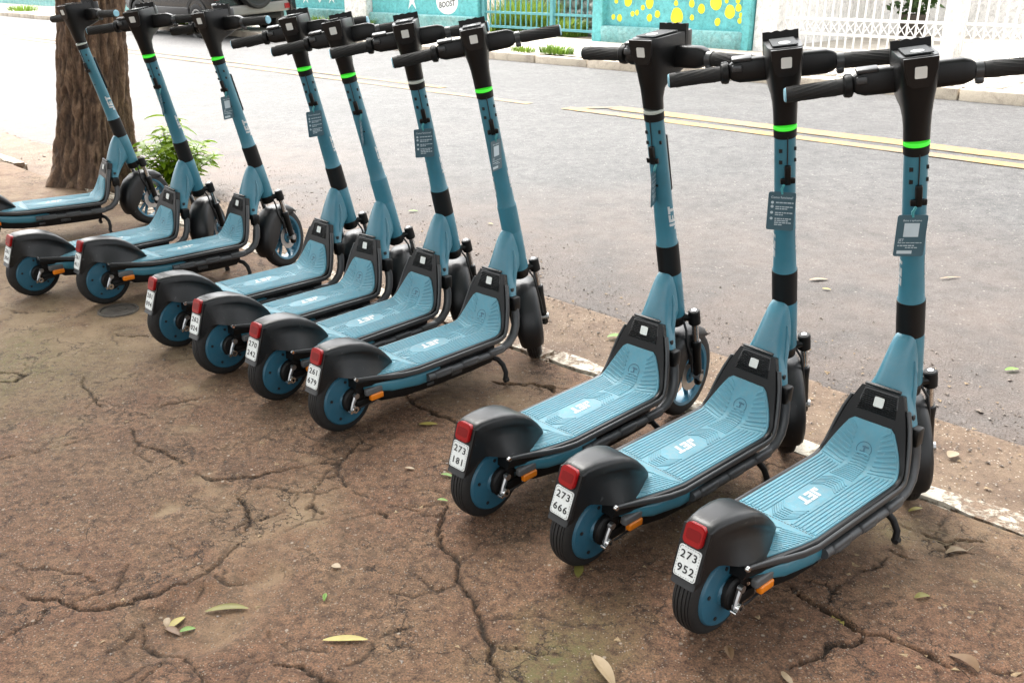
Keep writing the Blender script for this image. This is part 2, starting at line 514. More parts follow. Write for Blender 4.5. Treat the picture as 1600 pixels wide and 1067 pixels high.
def bark_material():
    m, nt, b = nodes('bark')
    tc = N(nt, 'ShaderNodeTexCoord')
    mp = N(nt, 'ShaderNodeMapping'); mp.inputs['Scale'].default_value = (1, 1, .5); L(nt, tc.outputs['Object'], mp.inputs[0])
    n1 = noise_n(nt, mp.outputs[0], 22, 8, .7, .8); n2 = noise_n(nt, tc.outputs['Object'], 3, 4); n3 = noise_n(nt, mp.outputs[0], 110, 5, .7)
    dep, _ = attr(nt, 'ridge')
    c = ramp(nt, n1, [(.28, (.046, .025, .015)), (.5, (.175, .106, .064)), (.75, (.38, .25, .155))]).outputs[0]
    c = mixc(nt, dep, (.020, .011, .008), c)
    c = mixc(nt, ramp(nt, n2, [(.45, (0, 0, 0)), (.7, (.4, .4, .4))]).outputs[0], c, (.13, .068, .040))
    c = mixc(nt, .8, c, ramp(nt, n3, [(.3, (.5, .5, .5)), (.5, (1, 1, 1)), (.75, (1.4, 1.4, 1.4))]).outputs[0], 'MULTIPLY')
    L(nt, c, b.inputs['Base Color'])
    b.inputs['Roughness'].default_value = .82
    h = N(nt, 'ShaderNodeMath', operation='ADD'); L(nt, n1, h.inputs[0]); L(nt, n3, h.inputs[1])
    bump(nt, b, h.outputs[0], 1.0, .012)
    return m
MATS['bark'] = bark_material()

def leaf_material(name, a, c2, trans=.35, rough=.5):
    m, nt, b = nodes(name)
    oi = N(nt, 'ShaderNodeObjectInfo'); pos = world_pos(nt)
    n1 = noise_n(nt, pos, 25, 5, .65)
    f = N(nt, 'ShaderNodeMath', operation='MULTIPLY_ADD'); L(nt, oi.outputs['Random'], f.inputs[0]); f.inputs[1].default_value = .45
    L(nt, n1, f.inputs[2])
    L(nt, ramp(nt, f.outputs[0], [(.35, a), (.95, c2)]).outputs[0], b.inputs['Base Color'])
    b.inputs['Roughness'].default_value = rough
    tr = N(nt, 'ShaderNodeBsdfTranslucent')
    L(nt, ramp(nt, f.outputs[0], [(.35, a), (.95, c2)]).outputs[0], tr.inputs['Color'])
    mx = N(nt, 'ShaderNodeMixShader'); mx.inputs[0].default_value = trans
    out = nt.nodes['Material Output']
    L(nt, b.outputs[0], mx.inputs[1]); L(nt, tr.outputs[0], mx.inputs[2]); L(nt, mx.outputs[0], out.inputs['Surface'])
    MATS[name] = m
leaf_material('crown_leaf', (.035, .075, .018), (.07, .13, .03))
leaf_material('plant_leaf', (.10, .20, .003), (.25, .37, .008), .40)
leaf_material('grass_blade', (.07, .16, .015), (.20, .28, .03), .35)
leaf_material('dry_yellow', (.24, .19, .035), (.36, .30, .075), .15)
leaf_material('dry_olive', (.15, .135, .03), (.24, .22, .06), .15)
leaf_material('dry_brown', (.13, .07, .035), (.23, .14, .075), .1)
leaf_material('dry_tan', (.21, .15, .085), (.33, .25, .155), .1)
leaf_material('fresh_green', (.12, .24, .04), (.22, .36, .08), .3)

# ---------------------------------------------------------------- the ground
def vnoise(x, y, sc, seed):
    rg = np.random.RandomState(seed)
    g = rg.rand(257, 257)
    X, Y = x * sc + 1000.3, y * sc + 1000.7
    xi, yi = np.floor(X).astype(int), np.floor(Y).astype(int)
    fx, fy = X - xi, Y - yi
    fx, fy = fx * fx * (3 - 2 * fx), fy * fy * (3 - 2 * fy)
    a = g[xi % 256, yi % 256]; b_ = g[(xi + 1) % 256, yi % 256]; c = g[xi % 256, (yi + 1) % 256]; d = g[(xi + 1) % 256, (yi + 1) % 256]
    return (a * (1 - fx) + b_ * fx) * (1 - fy) + (c * (1 - fx) + d * fx) * fy - .5

CRACKS = [  # (points along / across the street, width in mm, depth in mm)
 ([(-3.25, 1.12), (-3.02, 1.06), (-2.86, 1.05), (-2.67, 1.04), (-2.61, 1.02), (-2.5, 1.06), (-2.37, 1.07), (-2.24, 1.08), (-2.19, 1.15), (-2.16, 1.22), (-2.14, 1.3), (-2.13, 1.35), (-2.07, 1.39), (-2.1, 1.46), (-2.13, 1.55), (-2.15, 1.62)], 7, 12),
 ([(-2.22, 0.43), (-2.16, 0.46), (-2.1, 0.49), (-2.03, 0.52), (-1.97, 0.55), (-1.93, 0.57), (-1.9, 0.6), (-1.89, 0.63), (-1.88, 0.66), (-1.86, 0.71), (-1.86, 0.77), (-1.87, 0.85), (-1.89, 0.91), (-1.94, 0.98), (-1.99, 1.04), (-2.04, 1.06), (-2.13, 1.08)], 8, 14),
 ([(-2.07, 1.4), (-1.98, 1.34), (-1.91, 1.33), (-1.84, 1.34), (-1.77, 1.36), (-1.67, 1.38), (-1.62, 1.41)], 7, 12),
 ([(-1.66, 1.46), (-1.61, 1.4), (-1.59, 1.36), (-1.5, 1.31), (-1.45, 1.3), (-1.39, 1.25), (-1.31, 1.22), (-1.24, 1.18), (-1.16, 1.14), (-1.09, 1.09), (-1.03, 1.05)], 10, 18),
 ([(-1.38, 1.24), (-1.39, 1.18), (-1.42, 1.18), (-1.48, 1.19)], 6, 9),
 ([(-2.3, 1.84), (-2.25, 1.83), (-2.16, 1.82), (-2.02, 1.82), (-1.95, 1.82)], 15, 24),
 ([(-2.17, 2.14), (-2.1, 2.18), (-2.05, 2.24), (-1.99, 2.26), (-1.95, 2.23)], 20, 28),
 ([(-0.87, 1.8), (-0.85, 1.79), (-0.78, 1.78), (-0.7, 1.77), (-0.64, 1.76), (-0.6, 1.75), (-0.56, 1.77), (-0.5, 1.78), (-0.46, 1.78), (-0.42, 1.77)], 15, 26),
 ([(-0.59, 1.74), (-0.59, 1.7), (-0.63, 1.65), (-0.63, 1.59), (-0.66, 1.54), (-0.65, 1.48), (-0.64, 1.45)], 12, 20),
 ([(-0.69, 2.11), (-0.63, 2.11), (-0.57, 2.15), (-0.58, 2.22), (-0.61, 2.25), (-0.68, 2.25), (-0.73, 2.26)], 8, 16),
 ([(-0.6, 2.24), (-0.58, 2.29), (-0.53, 2.33)], 12, 22),
 ([(-0.7, 1.77), (-0.71, 1.82), (-0.72, 1.87), (-0.69, 1.98), (-0.68, 2.07)], 6, 9),
 ([(-1.79, 0.64), (-1.71, 0.61), (-1.65, 0.63), (-1.57, 0.65), (-1.49, 0.65)], 6, 10),
 ([(-1.59, 0.82), (-1.52, 0.81), (-1.46, 0.82)], 7, 11),
 ([(-1.45, 0.77), (-1.42, 0.8), (-1.36, 0.81), (-1.31, 0.83), (-1.27, 0.84)], 8, 13),
 ([(-1.34, 0.86), (-1.33, 0.93), (-1.36, 1.0), (-1.33, 1.06)], 5, 7),
 ([(-2.12, 1.14), (-2.02, 1.22), (-1.96, 1.26), (-1.96, 1.33)], 5, 8),
 ([(-1.93, 1.18), (-1.94, 1.21), (-1.88, 1.2)], 12, 16),
 ([(-1.84, 1.34), (-1.79, 1.33), (-1.74, 1.31)], 11, 15),
 ([(-3.56, 0.9), (-3.48, 0.95), (-3.42, 0.98), (-3.39, 0.93), (-3.44, 0.87)], 8, 12),
 ([(-2.81, 1.16), (-2.8, 1.25), (-2.78, 1.31)], 8, 10),
 ([(-2.82, 0.65), (-2.82, 0.69), (-2.79, 0.78), (-2.77, 0.86), (-2.76, 0.94)], 6, 8),
 ([(-1.86, 0.85), (-1.8, 0.85), (-1.76, 0.9)], 6, 8), ([(-1.89, 1.04), (-1.8, 1.05), (-1.73, 1.07)], 5, 6),
 ([(-2.3, 0.54), (-2.19, 0.53), (-2.11, 0.52)], 4, 5), ([(-4.29, 1.18), (-4.15, 1.2), (-4.05, 1.33)], 10, 12),
 ([(-3.59, 1.38), (-3.49, 1.45), (-3.29, 1.59)], 9, 12), ([(-2.07, 1.4), (-2.02, 1.35), (-2.03, 1.29)], 6, 9),
 ([(-3.26, 2.33), (-2.98, 2.26)], 12, 16), ([(-1.44, 1.3), (-1.44, 1.35), (-1.46, 1.4)], 4, 5),
 ([(-0.35, 1.82), (-0.32, 1.84), (-0.29, 1.88)], 7, 10), ([(-5.2, 1.9), (-4.7, 1.95), (-4.3, 2.1), (-4.0, 2.05)], 12, 14),
 ([(-3.9, 1.9), (-3.6, 2.1), (-3.5, 2.35)], 9, 12), ([(-1.3, 1.95), (-1.15, 2.05), (-1.1, 2.2), (-1.2, 2.35)], 8, 12),
 ([(-1.75, 1.6), (-1.6, 1.75), (-1.55, 1.9), (-1.6, 2.1)], 8, 12), ([(-2.9, 1.75), (-2.75, 1.9), (-2.7, 2.1), (-2.8, 2.3)], 8, 11),
]
brr = random.Random(77)
for pts, wmm, dmm in list(CRACKS):            # thin side cracks branching off
    for (a_, b_) in zip(pts, pts[1:]):
        if brr.random() < .38:
            h_ = math.atan2(b_[1] - a_[1], b_[0] - a_[0]) + brr.choice((-1, 1)) * brr.uniform(.7, 1.6)
            q_ = [(a_[0], a_[1])]
            for k in range(brr.randint(2, 4)):
                l_ = brr.uniform(.04, .09)
                q_.append((q_[-1][0] + l_ * math.cos(h_), q_[-1][1] + l_ * math.sin(h_)))
                h_ += brr.uniform(-.7, .7)
            CRACKS.append((q_, brr.uniform(2, 4.5), brr.uniform(4, 8)))
def axis_steps(parts):
    out = [parts[0][0]]
    for a, b_, h in parts:
        n = max(1, int(round((b_ - a) / h)))
        out += [a + (b_ - a) * (i + 1) / n for i in range(n)]
    return np.array(out)
sx = axis_steps([(-45, -12, .6), (-12, -9, .06), (-9, -4, .017), (-4, -2.5, .008), (-2.5, .25, .0055), (.25, 3, .07), (3, 24, .6)])
tx = axis_steps([(-14, -1, .5), (-1, .35, .06), (.35, KERB_T0, .0055)])
S_, T_ = np.meshgrid(sx, tx, indexing='ij')
Z_ = -0.02 * np.clip(np.minimum(T_, 2.5) - 1.6, 0, None)
Z_ += .007 * vnoise(S_, T_, 1.7, 1) + .004 * vnoise(S_, T_, 6, 2) + .0022 * vnoise(S_, T_, 23, 3) + .0016 * vnoise(S_, T_, 70, 4)
CRK = np.zeros_like(Z_)
WS = .0060 * vnoise(S_, T_, 55, 41) + .0070 * vnoise(S_, T_, 120, 42) + .006 * vnoise(S_, T_, 24, 45)
WT2 = .0060 * vnoise(S_, T_, 55, 43) + .0070 * vnoise(S_, T_, 120, 44) + .006 * vnoise(S_, T_, 24, 46)
GAP = np.clip(1.0 + 2.6 * vnoise(S_, T_, 9, 47) + 1.2 * vnoise(S_, T_, 26, 48), .05, 1.7)
ACC = np.zeros_like(Z_)
rng = random.Random(7)
def frac_line(pts, it=4, amp=.16):
    pts = [np.array(p, float) for p in pts]
    for _ in range(it):
        q = [pts[0]]
        for a, b_ in zip(pts, pts[1:]):
            d = b_ - a
            n_ = np.array([-d[1], d[0]])
            q += [(a + b_) / 2 + n_ * rng.uniform(-amp, amp), b_]
        pts = q
    return pts
for pts, wmm, dmm in CRACKS:
    p = frac_line(pts, 3, .14)
    n = len(p)
    for k in range(n - 1):
        a, b_ = p[k], p[k + 1]
        taper = min(1, 5 * min(k, n - 2 - k) / n + .25)
        w = wmm * .00048 * taper * (.25 + 1.1 * rng.random()) * .5
        lo_s, hi_s = min(a[0], b_[0]) - .05, max(a[0], b_[0]) + .05
        lo_t, hi_t = min(a[1], b_[1]) - .05, max(a[1], b_[1]) + .05
        i0, i1 = np.searchsorted(sx, lo_s), np.searchsorted(sx, hi_s)
        j0, j1 = np.searchsorted(tx, lo_t), np.searchsorted(tx, hi_t)
        if i1 <= i0 or j1 <= j0: continue
        ss, tt = S_[i0:i1, j0:j1] + WS[i0:i1, j0:j1], T_[i0:i1, j0:j1] + WT2[i0:i1, j0:j1]
        gp_ = GAP[i0:i1, j0:j1]
        d = b_ - a
        u_ = np.clip(((ss - a[0]) * d[0] + (tt - a[1]) * d[1]) / (d @ d + 1e-12), 0, 1)
        dist = np.hypot(ss - a[0] - u_ * d[0], tt - a[1] - u_ * d[1])
        prof = np.clip(1 - (dist - w * gp_) / .0036, 0, 1) * np.clip(gp_ * 1.3, .15, 1)
        CRK[i0:i1, j0:j1] = np.maximum(CRK[i0:i1, j0:j1], prof * min(1, .45 + dmm / 22))
        ACC[i0:i1, j0:j1] = np.maximum(ACC[i0:i1, j0:j1], prof * dmm * .00075)
Z_ -= ACC
def blob(s0, t0, rs, rt, ang=0.0):
    ds, dt = S_ - s0, T_ - t0
    a_, b2 = ds * math.cos(ang) + dt * math.sin(ang), -ds * math.sin(ang) + dt * math.cos(ang)
    wob = 1 + .7 * vnoise(S_, T_, 7, 11) + .4 * vnoise(S_, T_, 22, 12)
    return np.clip(1.25 - np.hypot(a_ / rs, b2 / rt) * wob, 0, 1)
Z_ -= .014 * np.clip(blob(-1.70, .74, .10, .17) * 2.2, 0, 1)          # the shallow hole
Z_ -= .006 * np.clip(blob(-1.90, 1.20, .22, .30) * 2, 0, 1)
MOSS = np.clip(blob(-3.6, 1.05, .55, .42) * .8 + blob(-1.02, 1.24, .14, .22) * .75 + blob(-1.08, 2.0, .16, .16) * .8 + blob(-.72, 2.22, .07, .09) + blob(-3.9, .7, .7, .4) * .7 + blob(-5.2, 1.5, .8, .5) * .4 + blob(-1.0, 1.1, .2, .2) * .3, 0, 1)
SAND = np.clip(blob(-1.93, 1.12, .22, .22) * .7 + blob(-1.68, .76, .13, .2) * .6 + blob(-2.4, 2.05, .7, .35) * .6 + blob(-.75, 2.25, .5, .25) * .5 + blob(-4.6, 1.7, 1.5, .8) * .85 + blob(-3.7, 1.2, .9, .6) * .5 + blob(-7, 1.6, 2.5, 1.2) * .9 + blob(-1.35, 1.75, .3, .3) * .3, 0, 1)
def grid_object(name, S2, T2, Z2, mat, attrs, kind='structure'):
    ns, nt_ = S2.shape
    co = np.stack([S2 * SU[0] + T2 * SV[0], S2 * SU[1] + T2 * SV[1], Z2], -1).reshape(-1, 3).astype(np.float32)
    i, j = np.meshgrid(np.arange(ns - 1), np.arange(nt_ - 1), indexing='ij')
    a = i * nt_ + j
    q = np.stack([a, a + nt_, a + nt_ + 1, a + 1], -1).reshape(-1, 4).astype(np.int32)
    me = bpy.data.meshes.new(name)
    me.vertices.add(len(co)); me.vertices.foreach_set('co', co.ravel())
    me.loops.add(q.size); me.loops.foreach_set('vertex_index', q.ravel())
    me.polygons.add(len(q)); me.polygons.foreach_set('loop_start', np.arange(0, q.size, 4, dtype=np.int32))
    me.polygons.foreach_set('use_smooth', np.ones(len(q), dtype=bool))
    for an, av in attrs.items():
        at = me.attributes.new(an, 'FLOAT', 'POINT')
        at.data.foreach_set('value', av.reshape(-1).astype(np.float32))
    me.materials.append(mat)
    me.update(); me.validate()
    o = obj(name, me)
    return tag(o, kind=kind)
pavement = grid_object('pavement', S_, T_, Z_, MATS['pavement'], {'crack': CRK, 'moss': MOSS, 'sand': SAND})
def ground_h(s, t):
    """height of the pavement or road surface at a point of the street frame"""
    if t > KERB_T1: return road_z(t)
    if t > KERB_T0: return pave_z(t) + .004
    i = min(max(np.searchsorted(sx, s), 0), len(sx) - 1)
    j = min(max(np.searchsorted(tx, t), 0), len(tx) - 1)
    return float(Z_[i, j])

# road: one sheet out to the horizon on both sides
rs = axis_steps([(-160, -40, 6), (-40, -9, .4), (-9, 2, .05), (2, 40, 1.0)])
rt = axis_steps([(2.44, 3.9, .025), (3.9, 10.5, .12)])
S2, T2 = np.meshgrid(rs, rt, indexing='ij')
Z2 = -.09 + .026 * (T2 - 2.5) + .006 * vnoise(S2, T2, 1.3, 21) + .003 * vnoise(S2, T2, 9, 22)
edge = 3.08 + .12 * vnoise(S2, T2 * 0, 1.2, 23) + .05 * vnoise(S2, T2, 9, 24)
Z2 += np.where(T2 < edge, -.004, .004)
DU = np.clip(1.1 - (T2 - 3.0) / (2.6 + 2.0 * vnoise(S2, T2, .5, 25)), 0, 1) * np.clip(.65 + .9 * vnoise(S2, T2, .8, 26), 0.1, 1)
road = grid_object('road', S2, T2, Z2, MATS['asphalt'], {'dust': DU})
# gutter strip of sandy concrete between kerb and asphalt
gt = axis_steps([(2.50, 3.24, .02)])
gs = axis_steps([(-60, -12, .5), (-12, 2, .03), (2, 24, .8)])
S3, T3 = np.meshgrid(gs, gt, indexing='ij')
edge3 = 3.08 + .12 * vnoise(S3, T3 * 0, 1.2, 23) + .05 * vnoise(S3, T3, 9, 24)
Z3 = -.09 + .026 * (T3 - 2.5) + .008 + .004 * vnoise(S3, T3, 12, 27) + np.where(T3 > edge3, -.05, 0)
tag(grid_object('gutter', S3, T3, Z3, MATS['gutter'], {}), kind='structure')
# everything beyond: a ground sheet well below and behind
MB().add([st(-200, -60, -.35), st(120, -60, -.35), st(120, 200, .05), st(-200, 200, .05)], [(0, 1, 2, 3)]).build('ground', MATS['soil'], smooth=0)
tag(bpy.data.objects['ground'], kind='structure')

# kerb: separate painted stones
kerb = tag(empty('kerb'), kind='structure')
kr = random.Random(3)
s0 = -14.0
while s0 < 6:
    ln = kr.uniform(.75, 1.05)
    if -7.75 < s0 + ln / 2 < -6.55:
        s0 += ln
        continue
    b = bmesh.new()
    bmesh.ops.create_cube(b, size=1.0)
    for v in b.verts:
        v.co = Vector(((v.co.x) * (ln - .012), v.co.y * (KERB_T1 - KERB_T0), v.co.z * .20))
    bmesh.ops.bevel(b, geom=b.edges[:], offset=.014, segments=2, affect='EDGES')
    bmesh.ops.subdivide_edges(b, edges=[e for e in b.edges if e.calc_length() > .3], cuts=14, use_grid_fill=True)
    for v in b.verts:
        nz = noise.noise(v.co * 9 + Vector((s0 * 3, 0, 0)))
        v.co += Vector((0, nz * .010, nz * .006 if v.co.z > 0 else 0))
    mm = MB().bm(b)
    k = mm.build('kerb_stone', MATS['kerb_paint'], kerb, smooth=50)
    k.matrix_basis = M_ST @ Matrix.Translation((s0 + ln / 2, (KERB_T0 + KERB_T1) / 2 + kr.uniform(-.006, .006), pave_z(2.47) - .10 + .006 + kr.uniform(-.004, .004))) @ Matrix.Rotation(kr.uniform(-.008, .008), 4, 'Z')
    s0 += ln

# double yellow line
def stripe(name, s_a, s_b, t_a, w, mat, z_off=.010, wob=.012):
    n = int((s_b - s_a) / .5) + 2
    mb_ = MB(); vs_, fs_ = [], []
    for i in range(n):
        s = s_a + (s_b - s_a) * i / (n - 1)
        dt = wob * noise.noise(Vector((s * .9, t_a, 0)))
        for t in (t_a + dt, t_a + w + dt): vs_.append(st(s, t, road_z(t) + z_off))
    for i in range(n - 1): fs_.append((2 * i, 2 * i + 2, 2 * i + 3, 2 * i + 1))
    return tag(mb_.add(vs_, fs_).build(name, mat, smooth=0), kind='structure')
stripe('yellow_line', -6.4, 20, 7.36, .15, MATS['yellow_line'])
stripe('yellow_line', -6.0, 20, 7.64, .22, MATS['yellow_line'])
stripe('yellow_line', -60, -6.9, 7.36, .12, MATS['yellow_line'])
stripe('yellow_line', -60, -8.6, 7.66, .12, MATS['yellow_line'])
MB().add([st(-6.4, 7.42, road_z(7.4) + .011), st(-6.28, 7.42, road_z(7.4) + .011), st(-5.9, 7.84, road_z(7.84) + .011), st(-6.02, 7.84, road_z(7.84) + .011)], [(0, 1, 2, 3)]).build('yellow_line', MATS['yellow_line'], smooth=0)
for o in bpy.data.objects:
    if o.name.startswith('yellow_line'): tag(o, kind='structure')
# ---------------------------------------------------------------- the kick scooter (x forward, y left, z up; rear wheel on the origin)
def AX(z): return Vector((.784 - .26 * (z - .549), 0, z))
E3 = Vector((-.26, 0, 1)).normalized()
E1 = Vector((1, 0, .26)).normalized()
E2 = Vector((0, 1, 0))
def SP(a, b_, z): return AX(z) + E1 * a + E2 * b_

PARTS = []     # name, mesh, index of parent part, steered, filter
def part(name, mesh, parent=None, steer=False, only=None):
    PARTS.append((name, mesh, parent, steer, only))
    return len(PARTS) - 1
def pm(mb_, name, mat, **k):
    return mb_.mesh(name, MATS[mat], **k)

# --- wheels
def tyre_prof(Ro, Ri, w):
    p = []
    for i in range(13):
        a = math.pi * i / 12
        c, s = math.cos(a), math.sin(a)
        p.append((Ri + (Ro - Ri) * abs(s) ** .55, w / 2 * math.copysign(abs(c) ** .75, c)))
    q = []
    for (r0, y0), (r1, y1) in zip(p, p[1:]):      # tread grooves round the tyre
        q.append((r0, y0))
        if abs((y0 + y1) / 2) < w * .36:
            for f, dp in ((.34, 0), (.38, .0028), (.62, .0028), (.66, 0)):
                q.append((r0 + (r1 - r0) * f - dp, y0 + (y1 - y0) * f))
    q.append(p[-1])
    return q
def cube(a, b_, c):
    v = [(sx_ * a / 2, sy_ * b_ / 2, sz_ * c / 2) for sx_ in (-1, 1) for sy_ in (-1, 1) for sz_ in (-1, 1)]
    return v, [(0, 1, 3, 2), (4, 6, 7, 5), (0, 4, 5, 1), (2, 3, 7, 6), (0, 2, 6, 4), (1, 5, 7, 3)]
RC = (.002, 0, .113)
hub = MB().lathe([(.008, -.046), (.030, -.046), (.034, -.040), (.060, -.0385), (.081, -.036), (.085, -.031), (.086, -.02), (.086, .02), (.085, .031), (.081, .036), (.060, .0385), (.034, .040), (.030, .046), (.008, .046)], RC, 44)
w = part('rear_wheel', pm(hub, 'rear_wheel', 'teal_hub'))
ty = MB().lathe(tyre_prof(.113, .083, .059), RC, 56)
part('tyre', pm(ty, 'rear_tyre', 'rubber'), w)
for s in (-1, 1):
    for k in range(5):
        a = 2 * math.pi * k / 5 + .4
        part('bolt', pm(MB().lathe([(0, s * .002), (.0048, s * .002), (.0048, -s * .003)], (RC[0] + .063 * math.cos(a), s * .0385, RC[2] + .063 * math.sin(a)), 8), 'bolt', 'ink'), w)
# brake: black backing, silver arm, cable ring
bk = MB()
bk.lathe([(0, -.060), (.036, -.060), (.041, -.055), (.041, -.044)], (RC[0] + .012, 0, RC[2]), 26)
bk.box((.055, -.058, .150), (.075, .014, .040), .005)
bk.box((.045, -.060, .098), (.060, .012, .026), .004)
bk.box((.05, .058, .145), (.085, .014, .046), .005)
bi = part('brake_drum', pm(bk, 'brake_drum', 'soft_black'))
part('brake_arm', pm(MB().tube([(.012, -.068, .134), (-.002, -.070, .110), (-.010, -.071, .088)], [.0075, .0062, .0058], 8).lathe([(0, -.076), (.009, -.076), (.009, -.064), (0, -.064)], (.012, 0, .134), 12), 'brake_arm', 'steel'), bi)
part('axle_nut', pm(MB().lathe([(.005, -.082), (.0115, -.082), (.0125, -.078), (.0125, -.066), (.005, -.066)], (.000, 0, .093), 14).lathe([(0, -.084), (.0052, -.084), (.0052, -.070)], (-.018, 0, .090), 10), 'axle_nut', 'chrome'), bi)
part('brake_cable', pm(MB().tube([(-.018, -.074, .090), (.03, -.078, .094), (.075, -.078, .098), (.13, -.07, .11)], .0028, 6), 'brake_cable', 'ink'), bi)

def rrect(w_, h_, r_, n=4):
    p = []
    for cx, cy, a0 in ((w_ / 2 - r_, h_ / 2 - r_, 0), (-w_ / 2 + r_, h_ / 2 - r_, 90), (-w_ / 2 + r_, -h_ / 2 + r_, 180), (w_ / 2 - r_, -h_ / 2 + r_, 270)):
        for k in range(n + 1):
            a = R(a0 + 90 * k / n)
            p.append((cx + r_ * math.cos(a), cy + r_ * math.sin(a)))
    return p
# --- rear fender
FS = [  # outer centreline x z, lower side edge x z, half width above, half width below
 (-.110, .162, -.085, .168, .032, .033), (-.098, .185, -.080, .176, .033, .036), (-.082, .235, -.064, .196, .035, .040), (-.068, .280, -.050, .204, .036, .044), (-.062, .293, -.044, .206, .036, .046),
 (-.045, .2985, -.034, .206, .037, .052), (-.010, .300, -.016, .202, .042, .065), (.030, .297, .006, .196, .047, .078), (.070, .289, .032, .188, .050, .084), (.105, .274, .060, .180, .052, .083),
 (.135, .253, .090, .178, .051, .076), (.160, .229, .118, .178, .048, .066), (.182, .204, .146, .178, .042, .053), (.198, .182, .168, .178, .031, .041)]
def fender_ring(f):
    O, I = Vector((f[0], 0, f[1])), Vector((f[2], 0, f[3]))
    d = I - O
    hw, lw = f[4], f[5]
    half = [(0, 0), (.35, 0), (.62, .004), (.80, .018), (.91, .048), (.965, .10), (.99, .17)]
    pts = [O + d * b_ + E2 * hw * a for a, b_ in half]
    rc = .006 * max(0, min(1, (f[0] + .02) / .06)) * max(0, min(1, (.20 - f[0]) / .05))
    for b_, o_ in ((.22, 0), (.27, -.5), (.32, -1), (.5, -1.1), (.75, -.7), (1.0, 0)):
        k = (b_ - .17) / .83
        pts.append(O + d * b_ + E2 * ((hw * .995) * (1 - k) + lw * k + o_ * rc))
    return pts
def mirror_ring(h):
    return [Vector((p.x, -p.y, p.z)) for p in reversed(h[1:])] + h
fb = MB().loft([mirror_ring(fender_ring(f)) for f in FS], cap=False, closed=False)
def solid(mb_, th):
    b = bmesh.new()
    vv = [b.verts.new(v) for v in mb_.v]
    for f in mb_.f: b.faces.new([vv[i] for i in f])
    bmesh.ops.recalc_face_normals(b, faces=b.faces[:])
    bmesh.ops.solidify(b, geom=b.faces[:], thickness=th)
    return MB().bm(b)
# plate holder: closes the rear of the fender
RN = Vector((-.953, 0, .30)).normalized(); RT = Vector((.30, 0, .953)).normalized()
fsol = solid(fb, .004)
PLATE_C = Vector((-.0915, 0, .2115))
hold = [(-.031, -.040), (.031, -.040), (.034, -.030), (.0355, .080), (-.0355, .080), (-.034, -.030)]
fsol.prism(hold, -.012, -.0005, frame(PLATE_C, (0, -1, 0), RT, RN))
fi = part('rear_fender', pm(fsol, 'rear_fender', 'fender_plastic', smooth=50))
# tail light
TC_ = PLATE_C + RT * .0645 + RN * .001
tl = MB()
tl.prism(rrect(.050, .049, .012, 6), -.007, .0052).prism(rrect(.046, .045, .011, 6), .0045, .0068)
part('tail_light', MB().add(tl.v, tl.f, frame(TC_, (0, -1, 0), RT, RN)).mesh('tail_light', MATS['tail_red']), fi)
lens = MB()
lens.prism(rrect(.036, .024, .006), .006, .0074)
part('tail_lens', MB().add(lens.v, lens.f, frame(TC_, (0, -1, 0), RT, RN)).mesh('tail_lens', MATS['tail_red_deep']), fi)
part('fender_bolt', pm(MB().lathe([(0, -.0905), (.006, -.0905), (.007, -.084)], (.004, 0, .196), 10).lathe([(0, .0905), (.006, .0905), (.007, .084)], (.004, 0, .196), 10), 'fender_bolt', 'chrome'), fi)
# number plate
PF = frame(PLATE_C + RN * .0004, (0, -1, 0), RT, RN)
NP = part('number_plate', MB().prism(rrect(.057, .070, .006), 0, .0022, PF).mesh('number_plate', MATS['plate_white']))
bd = MB()
o1, o2 = rrect(.0525, .0655, .005, 6), rrect(.0505, .0635, .0042, 6)
for i in range(len(o1)):
    j = (i + 1) % len(o1)
    sub = max(1, int(math.hypot(o1[j][0] - o1[i][0], o1[j][1] - o1[i][1]) / .0032))
    for k in range(sub):
        if sub > 2 and k % 2: continue
        f0, f1 = k / sub, (k + 1) / sub
        L2 = lambda p, q, f: (p[0] + (q[0] - p[0]) * f, p[1] + (q[1] - p[1]) * f, .0026)
        bd.add([L2(o1[i], o1[j], f0), L2(o1[i], o1[j], f1), L2(o2[i], o2[j], f1), L2(o2[i], o2[j], f0)], [(0, 1, 2, 3)], PF)
part('plate_border', pm(bd, 'plate_border', 'ink', smooth=0, fix=False), NP)

# --- deck: profile of the mat surface (x, z) and half width
MATP = [(.095, .178, .074), (.14, .178, .086), (.19, .178, .099), (.24, .178, .1065), (.35, .178, .1065), (.50, .178, .1065), (.585, .178, .1065), (.605, .180, .1065), (.618, .187, .1055), (.628, .199, .102), (.637, .215, .096), (.645, .235, .087), (.652, .257, .076), (.659, .281, .062), (.662, .290, .050)]
def resample(prof, n):
    P_ = [Vector(p) for p in prof]
    acc = [0]
    for a, b_ in zip(P_, P_[1:]): acc.append(acc[-1] + math.hypot(b_[0] - a[0], b_[1] - a[1]))
    return P_, acc
_MP, _MA = resample(MATP, 0)
MLEN = _MA[-1]
def mat_at(u):
    u = min(max(u, 0), MLEN)
    for k in range(len(_MA) - 1):
        if u <= _MA[k + 1] + 1e-9:
            f = (u - _MA[k]) / (_MA[k + 1] - _MA[k])
            a, b_ = _MP[k], _MP[k + 1]
            p = a.lerp(b_, f)
            # smoothed normal
            k0, k2 = max(k - 1, 0), min(k + 2, len(_MP) - 1)
            ta = (_MP[k + 1] - _MP[k0]).normalized() if f < .5 else (_MP[k2] - _MP[k]).normalized()
            nrm = Vector((-ta[1], 0, ta[0])).normalized()
            return Vector((p[0], 0, p[1])), nrm, p[2]
def MP(u, v, h=0.0):
    p, nr, hw = mat_at(u)
    return p + E2 * v + nr * h
XU = lambda x: x - .095 if x < .585 else None
ns_ = 60
